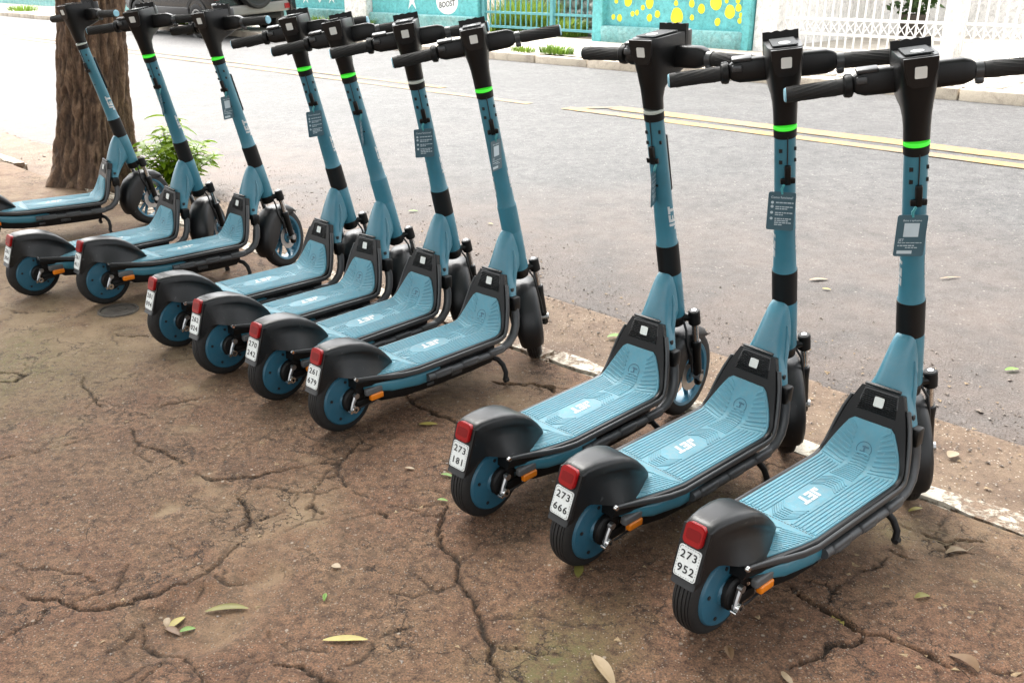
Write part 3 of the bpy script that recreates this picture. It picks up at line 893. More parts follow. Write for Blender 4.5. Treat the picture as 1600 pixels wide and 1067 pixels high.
mat_b = MB().loft([[MP(MLEN * i / ns_, mat_at(MLEN * i / ns_)[2] * f, h) for f, h in ((-1, -.006), (-1, .0005), (-.985, .0022), (-.5, .0024), (0, .0024), (.5, .0024), (.985, .0022), (1, .0005), (1, -.006))] for i in range(ns_ + 1)], cap=True)
mi = part('deck_mat', pm(mat_b, 'deck_mat', 'teal_mat', smooth=45))
ribs = MB()
def rib(uv, wd=.0064, h=.0020):
    """one raised rib following a line on the mat"""
    pts = []
    for a, b_ in zip(uv, uv[1:]):
        ln = math.hypot(b_[0] - a[0], b_[1] - a[1])
        n = max(1, int(ln / (.035 if max(a[0], b_[0]) < .50 else .012)))
        pts += [(a[0] + (b_[0] - a[0]) * i / n, a[1] + (b_[1] - a[1]) * i / n) for i in range(n)]
    pts.append(uv[-1])
    vs_, fs_ = [], []
    for i, p in enumerate(pts):
        q0, q1 = pts[max(i - 1, 0)], pts[min(i + 1, len(pts) - 1)]
        d = Vector((q1[0] - q0[0], q1[1] - q0[1])).normalized()
        nn = Vector((-d.y, d.x))
        for o_, hh in ((-.5, .0018), (-.36, .0024 + h), (.36, .0024 + h), (.5, .0018)):
            vs_.append(MP(p[0] + nn.x * wd * o_, p[1] + nn.y * wd * o_, hh))
    n = len(pts)
    for i in range(n - 1):
        for k in range(3): fs_.append((4 * i + k, 4 * i + k + 1, 4 * i + 5 + k, 4 * i + 4 + k))
    fs_ += [(0, 3, 2, 1), (4 * n - 4, 4 * n - 3, 4 * n - 2, 4 * n - 1)]
    ribs.add(vs_, fs_)
UC = .24 - .095           # the crease across the mat
for sgn in (-1, 1):
    for k in range(7):    # long ribs beside the lettering
        v = sgn * (.0400 + .0098 * k)
        rib([(UC + .006, v), (.488 + .004 * k, v)])
    for k in range(12):   # rear part: swept ribs across
        u0 = .012 + .0098 * k
        rib([(u0, sgn * .034), (min(u0 + .026, UC - .006), sgn * (mat_at(u0 + .026)[2] - .006))], .0066)
for k in range(6):        # chevrons behind and ahead of the lettering
    u0 = UC + .010 + .0095 * k
    rib([(u0 + .030, -.034), (u0, -.012), (u0, .012), (u0 + .030, .034)], .0056)
    u1 = .372 + .0105 * k
    rib([(u1 - .022, -.034), (u1, -.014), (u1, .014), (u1 - .022, .034)], .0056)
for k in range(4):
    u0 = .018 + .030 * k
    rib([(u0 + .014, -.032), (u0, 0), (u0 + .014, .032)], .0056)
for k in range(13):       # the bend: short ribs across
    u1 = .438 + .0095 * k
    rib([(u1, -.031 + .001 * k), (u1 + .003, 0), (u1, .031 - .001 * k)], .0062)
for sgn in (-1, 1):
    for k in range(9):    # fan on the upright part
        u0 = .500 + .0135 * k
        hw = mat_at(u0 + .022)[2] - .006
        rib([(u0 + .004, sgn * .036), (u0 + .022, sgn * hw)], .0064)
part('tread_ribs', pm(ribs, 'tread_ribs', 'teal_mat', smooth=30), mi)
crease = MB()
for k in range(26):
    v = -.100 + .008 * k
    crease.add([MP(UC - .0012, v, .0029), MP(UC + .0012, v, .0029), MP(UC + .0012, v + .0058, .0029), MP(UC - .0012, v + .0058, .0029)], [(0, 1, 2, 3)])
part('mat_seam', pm(crease, 'mat_seam', 'ink', smooth=0, fix=False), mi)
# lettering made of bars: J, E, T in a slanted heavy face; (x0, x1, y0, y1) in letter heights
JET = [(.25, .62, .0, .24), (.44, .72, .0, 1.0), (.02, .30, .0, .42),
       (.86, 1.16, .0, 1.0), (1.10, 1.62, .76, 1.0), (1.10, 1.55, .39, .61), (1.10, 1.62, .0, .24),
       (1.72, 2.52, .76, 1.0), (1.97, 2.27, .0, .80)]
def lettering(mapf, H_, nsub=4):
    mb_ = MB()
    for x0, x1, y0, y1 in JET:
        ny = max(1, int((y1 - y0) * nsub * 2)); nx = 2
        for i in range(nx):
            for j in range(ny):
                q = []
                for a, b_ in ((i, j), (i + 1, j), (i + 1, j + 1), (i, j + 1)):
                    y = y0 + (y1 - y0) * b_ / ny
                    x = x0 + (x1 - x0) * a / nx + .20 * y
                    q.append(mapf((x - 1.36) * H_, (y - .5) * H_))
                mb_.add(q, [(0, 1, 2, 3)])
    return mb_
lp = MB().loft([[MP(.205 + .130 * i, vv * .0355 / .0355, hh) for vv, hh in ((-.034, .0030), (.034, .0030))] for i in range(2)], cap=False, closed=False)
part('lettering_patch', pm(lp, 'lettering_patch', 'teal_mat', smooth=0), mi)
part('deck_lettering', pm(lettering(lambda a, b_: MP(.295 - a, -b_, .0042), .0325), 'deck_lettering', 'white_print', smooth=0, fix=False), mi)
lg = MB()
ring_pts = [(.021 * math.cos(2 * math.pi * k / 24), .021 * math.sin(2 * math.pi * k / 24)) for k in range(24)]
UL = .565
for k in range(24):
    a, b_ = ring_pts[k], ring_pts[(k + 1) % 24]
    lg.add([MP(UL + a[0], a[1], .0034), MP(UL + b_[0], b_[1], .0034), MP(UL + b_[0] * .9, b_[1] * .9, .0034), MP(UL + a[0] * .9, a[1] * .9, .0034)], [(0, 1, 2, 3)])
for x0, x1, y0, y1 in ((-.010, .010, -.003, .002), (.004, .009, -.012, .006), (-.010, -.005, -.004, .010)):
    lg.add([MP(UL + x0, y0, .0034), MP(UL + x1, y0, .0034), MP(UL + x1, y1, .0034), MP(UL + x0, y1, .0034)], [(0, 1, 2, 3)])
part('mat_emblem', pm(lg, 'mat_emblem', 'teal_hub', smooth=0, fix=False), mi)

# --- tray under and around the mat, rising to the neck
TR = [(.010, .186, .080), (.06, .181, .086), (.10, .176, .092), (.14, .176, .099), (.19, .176, .110), (.24, .176, .117), (.40, .176, .117), (.575, .176, .117), (.600, .177, .1165), (.620, .184, .1155), (.632, .197, .113), (.641, .214, .109), (.649, .235, .103), (.656, .258, .097), (.664, .285, .090), (.673, .318, .080), (.683, .350, .068), (.691, .374, .057)]
def tray_ring(k):
    a, b_ = Vector(TR[max(k - 1, 0)]), Vector(TR[min(k + 1, len(TR) - 1)])
    t_ = Vector((b_[0] - a[0], 0, b_[1] - a[1])).normalized()
    nr = Vector((-t_.z, 0, t_.x))
    x, z, hw = TR[k]
    p = Vector((x, 0, z))
    return [p + E2 * hw * f + nr * h for f, h in ((-1, -.012), (-1, -.002), (-.975, .0012), (-.6, .0008), (0, .0008), (.6, .0008), (.975, .0012), (1, -.002), (1, -.012), (.93, -.026), (0, -.028), (-.93, -.026))]
tr = MB().loft([tray_ring(k) for k in range(len(TR))])
ti = part('deck_tray', pm(tr, 'deck_tray', 'black_plastic', smooth=40))
# rounded rail along the rim, left and right
for sgn in (-1, 1):
    pth = [(.0, .084, .197), (.04, .089, .190), (.085, .096, .182), (.13, .104, .173), (.18, .114, .167), (.23, .1205, .1645), (.40, .1205, .1645), (.585, .1205, .1645), (.612, .1205, .166), (.634, .1195, .175), (.648, .115, .198), (.658, .109, .228), (.667, .102, .262), (.677, .092, .300), (.688, .077, .340)]
    b = MB()
    rings = []
    pv = [Vector((p[0], p[1] * sgn, p[2])) for p in pth]
    for k, p in enumerate(pv):
        t_ = (pv[min(k + 1, len(pv) - 1)] - pv[max(k - 1, 0)]).normalized()
        sd = Vector((0, sgn, 0)); up = t_.cross(sd).normalized()
        if up.z < 0 and k < 9: up = -up
        if up.x > 0 and k >= 9: up = -up
        rings.append(sring(p, sd, up, .0046, (.004 + .0018 * k if k < 3 else .0084) if k < 9 else .0075, 14, 3.4))
    b.loft(rings)
    part('rim_rail', pm(b, 'rim_rail', 'rail_grey'), ti)
# lower side tube with clips, bending up to the neck
for sgn in (-1, 1):
    pth = [(.27, .114, .127), (.40, .114, .124), (.55, .114, .122), (.62, .114, .125), (.66, .113, .137), (.688, .110, .160), (.704, .105, .19), (.711, .099, .225), (.712, .093, .26), (.710, .089, .29)]
    ri = part('side_tube', pm(MB().tube([(p[0], p[1] * sgn, p[2]) for p in pth], [.0135] * 4 + [.0150] * 6, 14), 'side_tube', 'clip_grey'))
    for xx in (.335, .460, .590):
        c_ = MB().box((xx, sgn * .119, .128), (.078, .020, .026), .007, 3)
        c_.box((xx + .002, sgn * .127, .122), (.052, .006, .010), .002, 2)
        part('side_clip', pm(c_, 'side_clip', 'clip_grey'), ri)
    part('tube_collar', pm(MB().box((.711, sgn * .091, .270), (.036, .036, .052), .007, 2), 'tube_collar', 'black_plastic'), ri)
# battery case and rear underbody
bc = MB()
rings = []
for x, hw, z0, z1 in ((.08, .060, .105, .150), (.11, .078, .082, .152), (.20, .088, .070, .152), (.35, .094, .066, .152), (.50, .094, .066, .152), (.595, .092, .068, .152), (.615, .086, .085, .150)):
    rings.append(sring((x, 0, (z0 + z1) / 2), (0, 1, 0), (0, 0, 1), hw, (z1 - z0) / 2, 24, 7))
bc.loft(rings)
bci = part('battery_case', pm(bc, 'battery_case', 'soft_black'))
part('case_latch', pm(MB().box((.42, -.0945, .095), (.05, .006, .016), .003).box((.30, -.0935, .090), (.03, .006, .010), .002), 'case_latch', 'rail_grey'), bci)
ub = MB()
rings = []
for x, hw, z0, z1 in ((.045, .070, .140, .172), (.075, .086, .128, .170), (.14, .101, .112, .160), (.24, .110, .100, .152), (.30, .111, .102, .150), (.33, .108, .108, .147), (.345, .098, .117, .140)):
    rings.append(sring((x, 0, (z0 + z1) / 2), (0, 1, 0), (0, 0, 1), hw, (z1 - z0) / 2, 28, 5))
ub.loft(rings)
part('rear_underbody', pm(ub, 'rear_underbody', 'teal_paint'))
# amber side reflectors
for sgn in (-1, 1):
    hs = MB().box((.072, sgn * .082, .139), (.066, .020, .024), .006, 3)
    hi_ = part('reflector_housing', pm(hs, 'reflector_housing', 'housing_grey'))
    part('amber_reflector', pm(MB().box((.078, sgn * .0875, .119), (.050, .016, .021), .0045, 3), 'amber_reflector', 'amber'), hi_)
# footwell cover with its vent panel
vp = MB()
rings = []
for x, z, hw in ((.6745, .312, .058), (.683, .344, .053), (.6905, .371, .047)):
    n_ = Vector((-.97, 0, .25))
    p = Vector((x, 0, z))
    rings.append([p + E2 * hw * f + n_ * h for f, h in ((-1, -.002), (-.96, .003), (0, .0035), (.96, .003), (1, -.002), (0, -.004))])
vp.loft(rings)
vi = part('front_cover', pm(vp, 'front_cover', 'rail_grey', smooth=30))
vr = MB()
for k in range(11):
    f = k / 10
    x, z, hw = .6742 + .0150 * f, .316 + .050 * f, .054 - .008 * f
    vr.box((x - .0045, 0, z), (.003, hw * 2 - .004, .0028), 0, m=Matrix.Rotation(-.25, 4, 'Y'))
part('vent_ribs', pm(vr, 'vent_ribs', 'soft_black', smooth=0), vi)
part('cover_sticker', pm(MB().prism(rrect(.026, .026, .003), .0085, .0098, frame((.684, -.002, .342), (0, -1, 0), Vector((.26, 0, .965)), Vector((-.965, 0, .26)))), 'cover_sticker', 'sticker'), vi)
part('cover_lip', pm(MB().box((.692, 0, .380), (.010, .098, .008), .003, 2, Matrix.Rotation(-.3, 4, 'Y')), 'cover_lip', 'ink'), vi)

# --- neck
nk = MB()
rings = []
for z, xr, xf, hw, p_ in ((.272, .694, .728, .096, 5), (.30, .692, .738, .088, 4.2), (.33, .693, .762, .071, 3.4), (.36, .696, .79, .054, 2.8), (.385, .702, .815, .0475, 2.6), (.42, .713, .815, .0405, 2.5), (.45, .724, .812, .0355, 2.4), (.475, .735, .806, .0315, 2.3), (.497, .747, .80, .027, 2.2), (.510, .757, .795, .021, 2.2), (.516, .768, .79, .014, 2.2)):
    rings.append(sring(((xr + xf) / 2, 0, z), (1, 0, 0), (0, 1, 0), (xf - xr) / 2, hw, 32, p_))
nk.loft(rings)
for sgn in (-1, 1):      # raised welt on each flank
    nk.tube([(.715, sgn * .076, .300), (.742, sgn * .060, .340), (.762, sgn * .049, .378), (.768, sgn * .041, .415), (.766, sgn * .036, .445)], [.005, .007, .007, .006, .003], 8)
ni = part('neck', pm(nk, 'neck', 'teal_paint', smooth=45))
for sgn in (-1, 1):
    part('neck_slot', pm(MB().box((.715, sgn * .0795, .305), (.014, .006, .034), .003), 'neck_slot', 'ink'), ni)

# --- kickstand with two legs
ks = MB()
for sgn, fy in ((-1, -.118), (1, .104)):
    ks.tube([(.585, sgn * .050, .082), (.612, sgn * .066, .084), (.630, sgn * .086, .076), (.640, sgn * .103, .056), (.640, (fy * 1.0), .030), (.634, fy * 1.02, .006)], [.009, .010, .010, .0095, .009, .009], 10)
ks.tube([(.590, -.07, .082), (.590, .07, .082)], .011, 10)
ki = part('kickstand', pm(ks, 'kickstand', 'soft_black'))
for fy in (-.120, .106):
    part('rubber_foot', pm(MB().tube([(.630, fy, .004), (.645, fy * 1.01, .005)], .0105, 10), 'rubber_foot', 'rubber'), ki)

# --- steered parts: stem
def ax_ring(z, r_, n=28): return sring(AX(z), E1, E2, r_, r_, n)
STEM_R = [(.355, .030), (.358, .0345), (.44, .0350), (.500, .0350), (.504, .0335), (.607, .0335), (.611, .0315), (.66, .0300), (.74, .0285), (.85, .0275), (.988, .0270)]
def stem_r(z):
    for a, b_ in zip(STEM_R, STEM_R[1:]):
        if z <= b_[0]: return a[1] + (b_[1] - a[1]) * (z - a[0]) / (b_[0] - a[0])
    return STEM_R[-1][1]
sti = part('stem', pm(MB().loft([ax_ring(z, r_) for z, r_ in STEM_R]), 'stem', 'teal_paint', smooth=30), steer=True)
part('reflective_band', pm(MB().loft([ax_ring(z, r_) for z, r_ in ((.506, .0335), (.5065, .0348), (.604, .0348), (.6045, .0335))], cap=False), 'reflective_band', 'soft_black', smooth=30), sti, True, lambda i: i not in (5, 7))
part('sleeve', pm(MB().loft([ax_ring(z, r_) for z, r_ in ((.506, .0335), (.5065, .0348), (.604, .0345), (.6045, .0335))], cap=False), 'sleeve', 'teal_paint', smooth=30), sti, True, lambda i: i in (5, 7))
part('stem_collar', pm(MB().loft([ax_ring(z, r_) for z, r_ in ((.984, .0272), (.985, .0288), (1.004, .0290), (1.005, .027))]), 'stem_collar', 'soft_black', smooth=30), sti, True)
rg = MB().loft([ax_ring(z, r_) for z, r_ in ((1.0060, .028), (1.0065, .0294), (1.0106, .0296), (1.015, .028))])
part('light_ring', pm(rg, 'light_ring', 'ring_green', smooth=30), None, True, lambda i: i not in (8, 6, 1))
part('light_ring', pm(rg, 'light_ring_off', 'ring_off', smooth=30), None, True, lambda i: i in (8, 6, 1))
for sgn in (-1, 1):
    def cyl(a, b_, sgn=sgn):
        z = .690 + a * .967
        r_ = stem_r(z) + .0006
        th = b_ / r_
        return AX(z) + E1 * (r_ * math.sin(th) * sgn) + E2 * (sgn * r_ * math.cos(th))
    part('stem_lettering', pm(lettering(cyl, .031, 5), 'stem_lettering', 'white_print', smooth=0, fix=False), sti, True)
hl_ = MB()
for z in (.955, .925):
    for b_, a_ in ((.013, -.0245), (-.0225, -.0155)):
        hl_.add(*cube(.004, .0085, .0095), frame(SP(a_, b_, z), E1, E2, E3))
part('adjust_holes', pm(hl_, 'adjust_holes', 'ink', smooth=0), sti, True)
part('stem_cable', pm(MB().tube([SP(-.0285, -.004, .99), SP(-.0290, -.004, .955), SP(-.0295, -.003, .91)], .0016, 6), 'stem_cable', 'ink'), sti, True)
hk = MB()
t_ = MB().box((0, 0, 0), (.013, .016, .054), .004, 2).box((0, .012, -.016), (.010, .014, .016), .003, 2).box((0, -.012, -.016), (.010, .014, .016), .003, 2)
hk.add(t_.v, t_.f, frame(SP(-.034, -.004, .893), E1, E2, E3))
part('hook', pm(hk, 'hook', 'black_plastic'), sti, True)
t_ = MB().box((0, 0, 0), (.012, .030, .175), .005, 2)
part('front_strip', MB().add(t_.v, t_.f, frame(SP(.032, 0, .845), E1, E2, E3)).tube([SP(.033, .006, .76), SP(.037, .008, .735), SP(.033, .006, .70), SP(.030, .004, .66)], .0035, 6).mesh('front_strip', MATS['black_plastic']), sti, True)
part('stem_screw', MB().add(*cube(.003, .006, .006), frame(SP(-.0285, -.006, .80), E1, E2, E3)).mesh('stem_screw', MATS['ink']), sti, True)

# --- head
hd = MB()
rings = []
for z, xr, xf, hw, p_ in ((1.0145, .634, .692, .0290, 2.0), (1.045, .626, .686, .0295, 2.1), (1.072, .619, .690, .0310, 2.4), (1.092, .613, .712, .0335, 3.0), (1.108, .609, .755, .0370, 3.4), (1.125, .604, .786, .0400, 4.0), (1.150, .598, .796, .0425, 4.5), (1.178, .591, .794, .0438, 5.0)):
    rings.append(sring(((xr + xf) / 2, 0, z), (1, 0, 0), (0, 1, 0), (xf - xr) / 2, hw, 36, p_))
for dz, k_ in ((0.0, 1.0), (.0035, .975)):
    r_ = sring((.690, 0, 1.200), (1, 0, 0), (0, 1, 0), .104 * k_, .0428 * k_, 36, 5)
    rings.append([Vector((p.x, p.y, 1.199 + (p.x - .588) * .095 + dz)) for p in r_])
hd.loft(rings)
hi2 = part('head_unit', pm(hd, 'head_unit', 'black_plastic', smooth=40), None, True)
FN = Vector((-.97, 0, -.24)).normalized(); FT = Vector((-.24, 0, .97)).normalized()
FT = Vector((0, -1, 0)).cross(FN); FT = FT if FT.z > 0 else -FT
FC = Vector((.5935, 0, 1.165))
fp = [(-.036, .036), (.036, .036), (.034, .010), (.026, -.022), (.016, -.030), (-.016, -.030), (-.026, -.022), (-.034, .010)]
part('face_panel', MB().prism(fp, -.004, .0022, frame(FC, (0, -1, 0), FT, FN)).mesh('face_panel', MATS['fender_plastic']), hi2, True)
part('head_sticker', MB().prism(rrect(.025, .026, .003), .0022, .0036, frame(FC + FT * .004, (0, -1, 0), FT, FN)).mesh('head_sticker', MATS['sticker']), hi2, True)
part('display', MB().prism(rrect(.060, .120, .006), 0, .0025, frame((.665, 0, 1.2125), (0, -1, 0), Vector((.9955, 0, .0945)), Vector((-.0945, 0, .9955)))).mesh('display', MATS['display_grey']), hi2, True)
part('display_badge', MB().prism([(.014 * math.cos(2 * math.pi * k / 20), .020 * math.sin(2 * math.pi * k / 20)) for k in range(20)], .0025, .0034, frame((.640, 0, 1.2102), (0, -1, 0), Vector((.9955, 0, .0945)), Vector((-.0945, 0, .9955)))).mesh('display_badge', MATS['sticker']), hi2, True)
vz = MB()
top = []
for k in range(13):
    y = -.044 + .088 * k / 12
    top.append((y, 1.2375 + .0018 * math.sin(k * 1.9) * (1 if 1 < k < 11 else 0)))
pl = [(p[0], p[1] - 1.20) for p in top] + [(.044, -.030), (-.044, -.030)]
vz.prism([(-p[0], p[1]) for p in pl], 0, .012, frame((.752, 0, 1.20), (0, -1, 0), (0, 0, 1), (-1, 0, 0)))
part('phone_clip', pm(vz, 'phone_clip', 'soft_black', smooth=30), hi2, True)

# --- handlebar
hb = MB()
hb.tube([(.715, -.16, 1.150), (.720, -.06, 1.152), (.720, .06, 1.152), (.715, .16, 1.150)], .0145, 14)
for sgn in (-1, 1):
    rings = []
    for y, hx, hz in ((.036, .025, .030), (.060, .0255, .0305), (.106, .025, .0295), (.122, .022, .024), (.130, .018, .018)):
        rings.append(sring((.717 - (.002 if y > .1 else 0), sgn * y, 1.153), (1, 0, 0), (0, 0, 1), hx, hz, 20, 5))
    hb.loft(rings)
hbi = part('handlebar', pm(hb, 'handlebar', 'black_plastic', smooth=40), None, True)
for sgn in (-1, 1):
    g = MB()
    gp = [Vector((.714 - .006 * k / 8, sgn * (.150 + .132 * k / 8), 1.150 - .003 * k / 8)) for k in range(9)]
    rr_ = [.0184, .0192, .0186, .0180, .0177, .0177, .0180, .0188, .0184]
    g.tube(gp, rr_, 20)
    for k in range(14):      # slanted finger ribs
        a = 2 * math.pi * k / 14
        g.tube([gp[1] + Vector((math.cos(a), 0, math.sin(a))) * .0186, gp[4] + Vector((math.cos(a + .5), 0, math.sin(a + .5))) * .0177, gp[7] + Vector((math.cos(a + 1.0), 0, math.sin(a + 1.0))) * .0186], .0014, 4, cap=False)
    part('grip', pm(g, 'grip', 'rubber', smooth=50), hbi, True)
    part('grip_end', pm(MB().tube([gp[-1], gp[-1] + Vector((-.0004, sgn * .004, 0))], [.0177, .0150], 18), 'grip_end', 'cap_blue'), hbi, True)
part('twist_flange', pm(MB().tube([(.715, .129, 1.150), (.715, .133, 1.150), (.715, .140, 1.150), (.714, .150, 1.150), (.714, .153, 1.150)], [.0180, .0265, .0275, .0255, .0200], 20).box((.716, .142, 1.172), (.016, .016, .012), .003), 'twist_flange', 'soft_black'), hbi, True)
part('switch_box', pm(MB().box((.700, .100, 1.183), (.030, .050, .010), .004, 2, Matrix.Rotation(-.25, 4, 'Y')).box((.690, .112, 1.160), (.012, .026, .018), .004), 'switch_box', 'rail_grey'), hbi, True)
lv = MB().tube([(.715, -.131, 1.150), (.715, -.148, 1.150)], .0200, 18).box((.712, -.140, 1.129), (.020, .018, .018), .005)
lvi = part('lever_clamp', pm(lv, 'lever_clamp', 'rail_grey'), hbi, True)
part('brake_lever', pm(MB().tube([(.742, .128, 1.146), (.764, .150, 1.140), (.766, .200, 1.136), (.760, .245, 1.132)], [.008, .0065, .006, .005], 8), 'brake_lever', 'black_plastic'), hbi, True)

# --- fork
CAPX, CAPY = .856, .058
fk = MB()
fk.loft([ax_ring(z, r_, 20) for z, r_ in ((.322, .026), (.326, .031), (.352, .0335), (.356, .030))])
for sgn in (-1, 1):
    fk.tube([AX(.342) + E2 * sgn * .012, AX(.345) + E1 * .018 + E2 * sgn * .035, Vector((CAPX, sgn * CAPY, .350))], [.016, .014, .014], 12)
fki = part('fork_crown', pm(fk, 'fork_crown', 'black_plastic'), None, True)
for sgn in (-1, 1):
    d = Vector((.212, 0, -1)).normalized()
    c0 = Vector((CAPX, sgn * CAPY, .376))
    fl = part('fork_leg', pm(MB().tube([c0 + d * .112, c0 + d * .118, c0 + d * .150, c0 + d * .25, c0 + d * .272, c0 + d * .278], [.0160, .0185, .0155, .0140, .0140, .010], 16).box(c0 + d * .250 + Vector((.010, 0, 0)), (.040, .014, .034), .006), 'fork_leg', 'black_plastic'), None, True)
    part('suspension_cap', pm(MB().tube([c0, c0 + d * .003, c0 + d * .030, c0 + d * .046, c0 + d * .050], [.0150, .0185, .0195, .0195, .0150], 18), 'suspension_cap', 'soft_black'), fl, True)
    part('cap_screw', pm(MB().tube([c0 - d * .0022, c0 + d * .001], .0078, 12), 'cap_screw', 'chrome'), fl, True)
    part('stanchion', pm(MB().tube([c0 + d * .048, c0 + d * .118], .0112, 16), 'stanchion', 'chrome'), fl, True)
part('brake_hose', pm(MB().tube([AX(.36) + E2 * -.02 + E1 * .01, (.835, -.048, .31), (.838, -.052, .26), (.862, -.056, .215), (.868, -.058, .16)], .0038, 8), 'brake_hose', 'ink'), None, True)

# --- front wheel
FC2 = (.900, 0, .135)
rim = MB().lathe([(.101, -.026), (.110, -.029), (.115, -.026), (.113, -.012), (.113, .012), (.115, .026), (.110, .029), (.101, .026), (.099, .016), (.099, -.016)], FC2, 48, closed_prof=True)
rim.lathe([(0, -.036), (.020, -.036), (.027, -.030), (.027, .030), (.020, .036), (0, .036)], FC2, 24)
for k in range(5):
    for dd in (-.16, .16):
        a = 2 * math.pi * k / 5 + dd + .3
        a2 = 2 * math.pi * k / 5 + dd * 1.4 + .3
        rim.tube([(FC2[0] + .022 * math.cos(a), 0, FC2[2] + .022 * math.sin(a)), (FC2[0] + .101 * math.cos(a2), 0, FC2[2] + .101 * math.sin(a2))], [.0085, .0075], 8)
fw = part('front_wheel', pm(rim, 'front_wheel', 'teal_rim'), None, True)
ty = MB().lathe(tyre_prof(.150, .110, .056), FC2, 64)
part('tyre', pm(ty, 'front_tyre', 'rubber'), fw, True)
part('axle', pm(MB().tube([(.900, -.068, .135), (.900, .068, .135)], .009, 10).lathe([(0, -.077), (.013, -.077), (.013, -.069), (0, -.069)], FC2, 8), 'axle', 'steel'), fw, True)
part('brake_disc', pm(MB().lathe([(.030, -.038), (.055, -.038), (.055, -.036), (.030, -.036)], FC2, 28, closed_prof=True), 'brake_disc', 'steel'), fw, True)
ff = MB()
rings = []
for ang, Ro, Ri, hw in ((50, .158, .146, .036), (58, .162, .138, .042), (75, .166, .122, .0465), (95, .169, .100, .0485), (115, .173, .088, .0495), (135, .176, .080, .050), (155, .178, .078, .050), (172, .178, .084, .0495), (184, .177, .096, .048), (193, .175, .112, .046), (200, .172, .130, .043), (204, .169, .142, .040)):
    ca, sa = math.cos(R(ang)), math.sin(R(ang))
    def pt(r_, y): return Vector((FC2[0] + r_ * ca, y, FC2[2] + r_ * sa))
    h = [pt(Ro, 0), pt(Ro - .001, hw * .4), pt(Ro - .005, hw * .72), pt(Ro - .013, hw * .92), pt(Ro - min(.024, (Ro - Ri) * .6), hw), pt((Ro + Ri) / 2 - .004, hw + .001), pt(Ri, hw)]
    rings.append(mirror_ring(h))
ff.loft(rings, cap=False, closed=False)
ff = solid(ff, .003)
for sgn in (-1, 1): ff.box((.876, sgn * .050, .215), (.030, .010, .060), .004)
part('front_fender', pm(ff, 'front_fender', 'fender_matt', smooth=50), None, True)

# --- pose the ten scooters: x, y, yaw, lean, steering, pitch, plate
POSE = {
 1: (-2.870, 4.815, .624, .021, .399, .004, '', ''), 2: (-2.170, 3.982, .814, .060, .694, -.003, '261', '304'),
 3: (-1.801, 3.863, .768, -.023, .380, .008, '261', '411'), 4: (-1.310, 3.364, .783, .007, .749, .002, '201', '094'),
 5: (-1.053, 3.104, .814, -.041, .698, .007, '262', '024'), 6: (-.799, 2.882, .839, .021, .785, .000, '270', '242'),
 7: (-.548, 2.655, .811, -.008, .794, .004, '261', '679'), 8: (-.071, 2.167, .787, .002, .049, -.004, '273', '181'),
 9: (.181, 1.947, .750, .040, .662, -.003, '273', '666'), 10: (.442, 1.693, .727, -.009, .614, .002, '273', '952')}
SLABEL = {
 1: 'leftmost teal kick scooter, parked beside the tree trunk, rear out of view',
 2: 'teal kick scooter at the far left edge, its front fork before the leafy green plant',
 3: 'teal kick scooter with its front wheel seen side-on, third from the tree',
 4: 'teal kick scooter with plate 201 094, rearmost of the tight group of four',
 5: 'teal kick scooter with plate 262 024 and no black band on its stem',
 6: 'teal kick scooter with plate 270 242 and a black band on its stem',
 7: 'teal kick scooter with plate 261 679, nearest of the tight group of four',
 8: 'teal kick scooter with plate 273 181, its handlebar and front wheel straight',
 9: 'teal kick scooter with plate 273 666, middle of the three at right',
 10: 'nearest teal kick scooter with plate 273 952 at the right'}
SROOT, SHEAD = {}, {}
AXB = Vector((.784, 0, .549))
for i in range(10, 0, -1):
    x, y, yaw, lean, steer, pit, d1, d2 = POSE[i]
    s_, t_ = x * SU[0] + y * SU[1], x * SV[0] + y * SV[1]
    gz = ground_h(s_, t_)
    Mw = Matrix.Translation((x, y, gz + .001)) @ Matrix.Rotation(yaw, 4, 'Z') @ Matrix.Rotation(pit, 4, 'Y') @ Matrix.Rotation(lean, 4, 'X')
    root = tag(empty('kick_scooter', Mw), SLABEL[i], 'scooter', 'teal rental scooters parked in a row along the kerb')
    Ms = Matrix.Translation(AXB) @ Matrix.Rotation(steer, 4, E3) @ Matrix.Translation(-AXB)
    made = []
    for name, me, par, stq, only in PARTS:
        if only is not None and not only(i):
            made.append(None)
            continue
        o = obj(name, me, root if par is None else made[par])
        if stq and par is None: o.matrix_basis = Ms
        made.append(o)
    SROOT[i] = root
    SHEAD[i] = Mw @ Ms
    if not d1: continue
    dg_ = MB()
    for body, off in ((d1, .0155), (d2, -.0155)):
        v, f = text_shape(body, .0265, .0003, 1.18)
        dg_.add([(p.x, p.y * .92 + off, p.z + .0027) for p in v], f, PF)
    obj('plate_number', dg_.mesh('plate_number', MATS['ink'], smooth=0, fix=False), made[NP])
# ---------------------------------------------------------------- hang tags on the scooter hooks
TW = {10: (18, 'code'), 9: (-2, 'list'), 8: (78, 'list'), 7: (60, 'code'), 6: (8, 'list'), 5: (82, 'list'), 4: (28, 'list'), 3: (46, 'code'), 2: (82, 'list')}
TLAB = {10: 'teal card tag hanging from the hook of the scooter with plate 273 952', 9: 'teal instruction card hanging flat on the stem of the scooter with plate 273 666',
 8: 'card tag seen edge-on, hanging from the scooter with plate 273 181', 7: 'narrow turned card tag hanging from the scooter with plate 261 679',
 6: 'teal instruction card facing the viewer, on the scooter with plate 270 242', 5: 'card tag seen edge-on between two stems, on the scooter with plate 262 024',
 4: 'slightly turned teal instruction card on the scooter with plate 201 094', 3: 'dark card tag on the third scooter from the tree', 2: 'card tag seen edge-on, hanging from the second scooter from the tree'}
CW, CH = .076, .112
card_me = MB().prism(rrect(CW, CH, .006), -.0006, .0006).mesh('hang_tag', MATS['tag_card'])
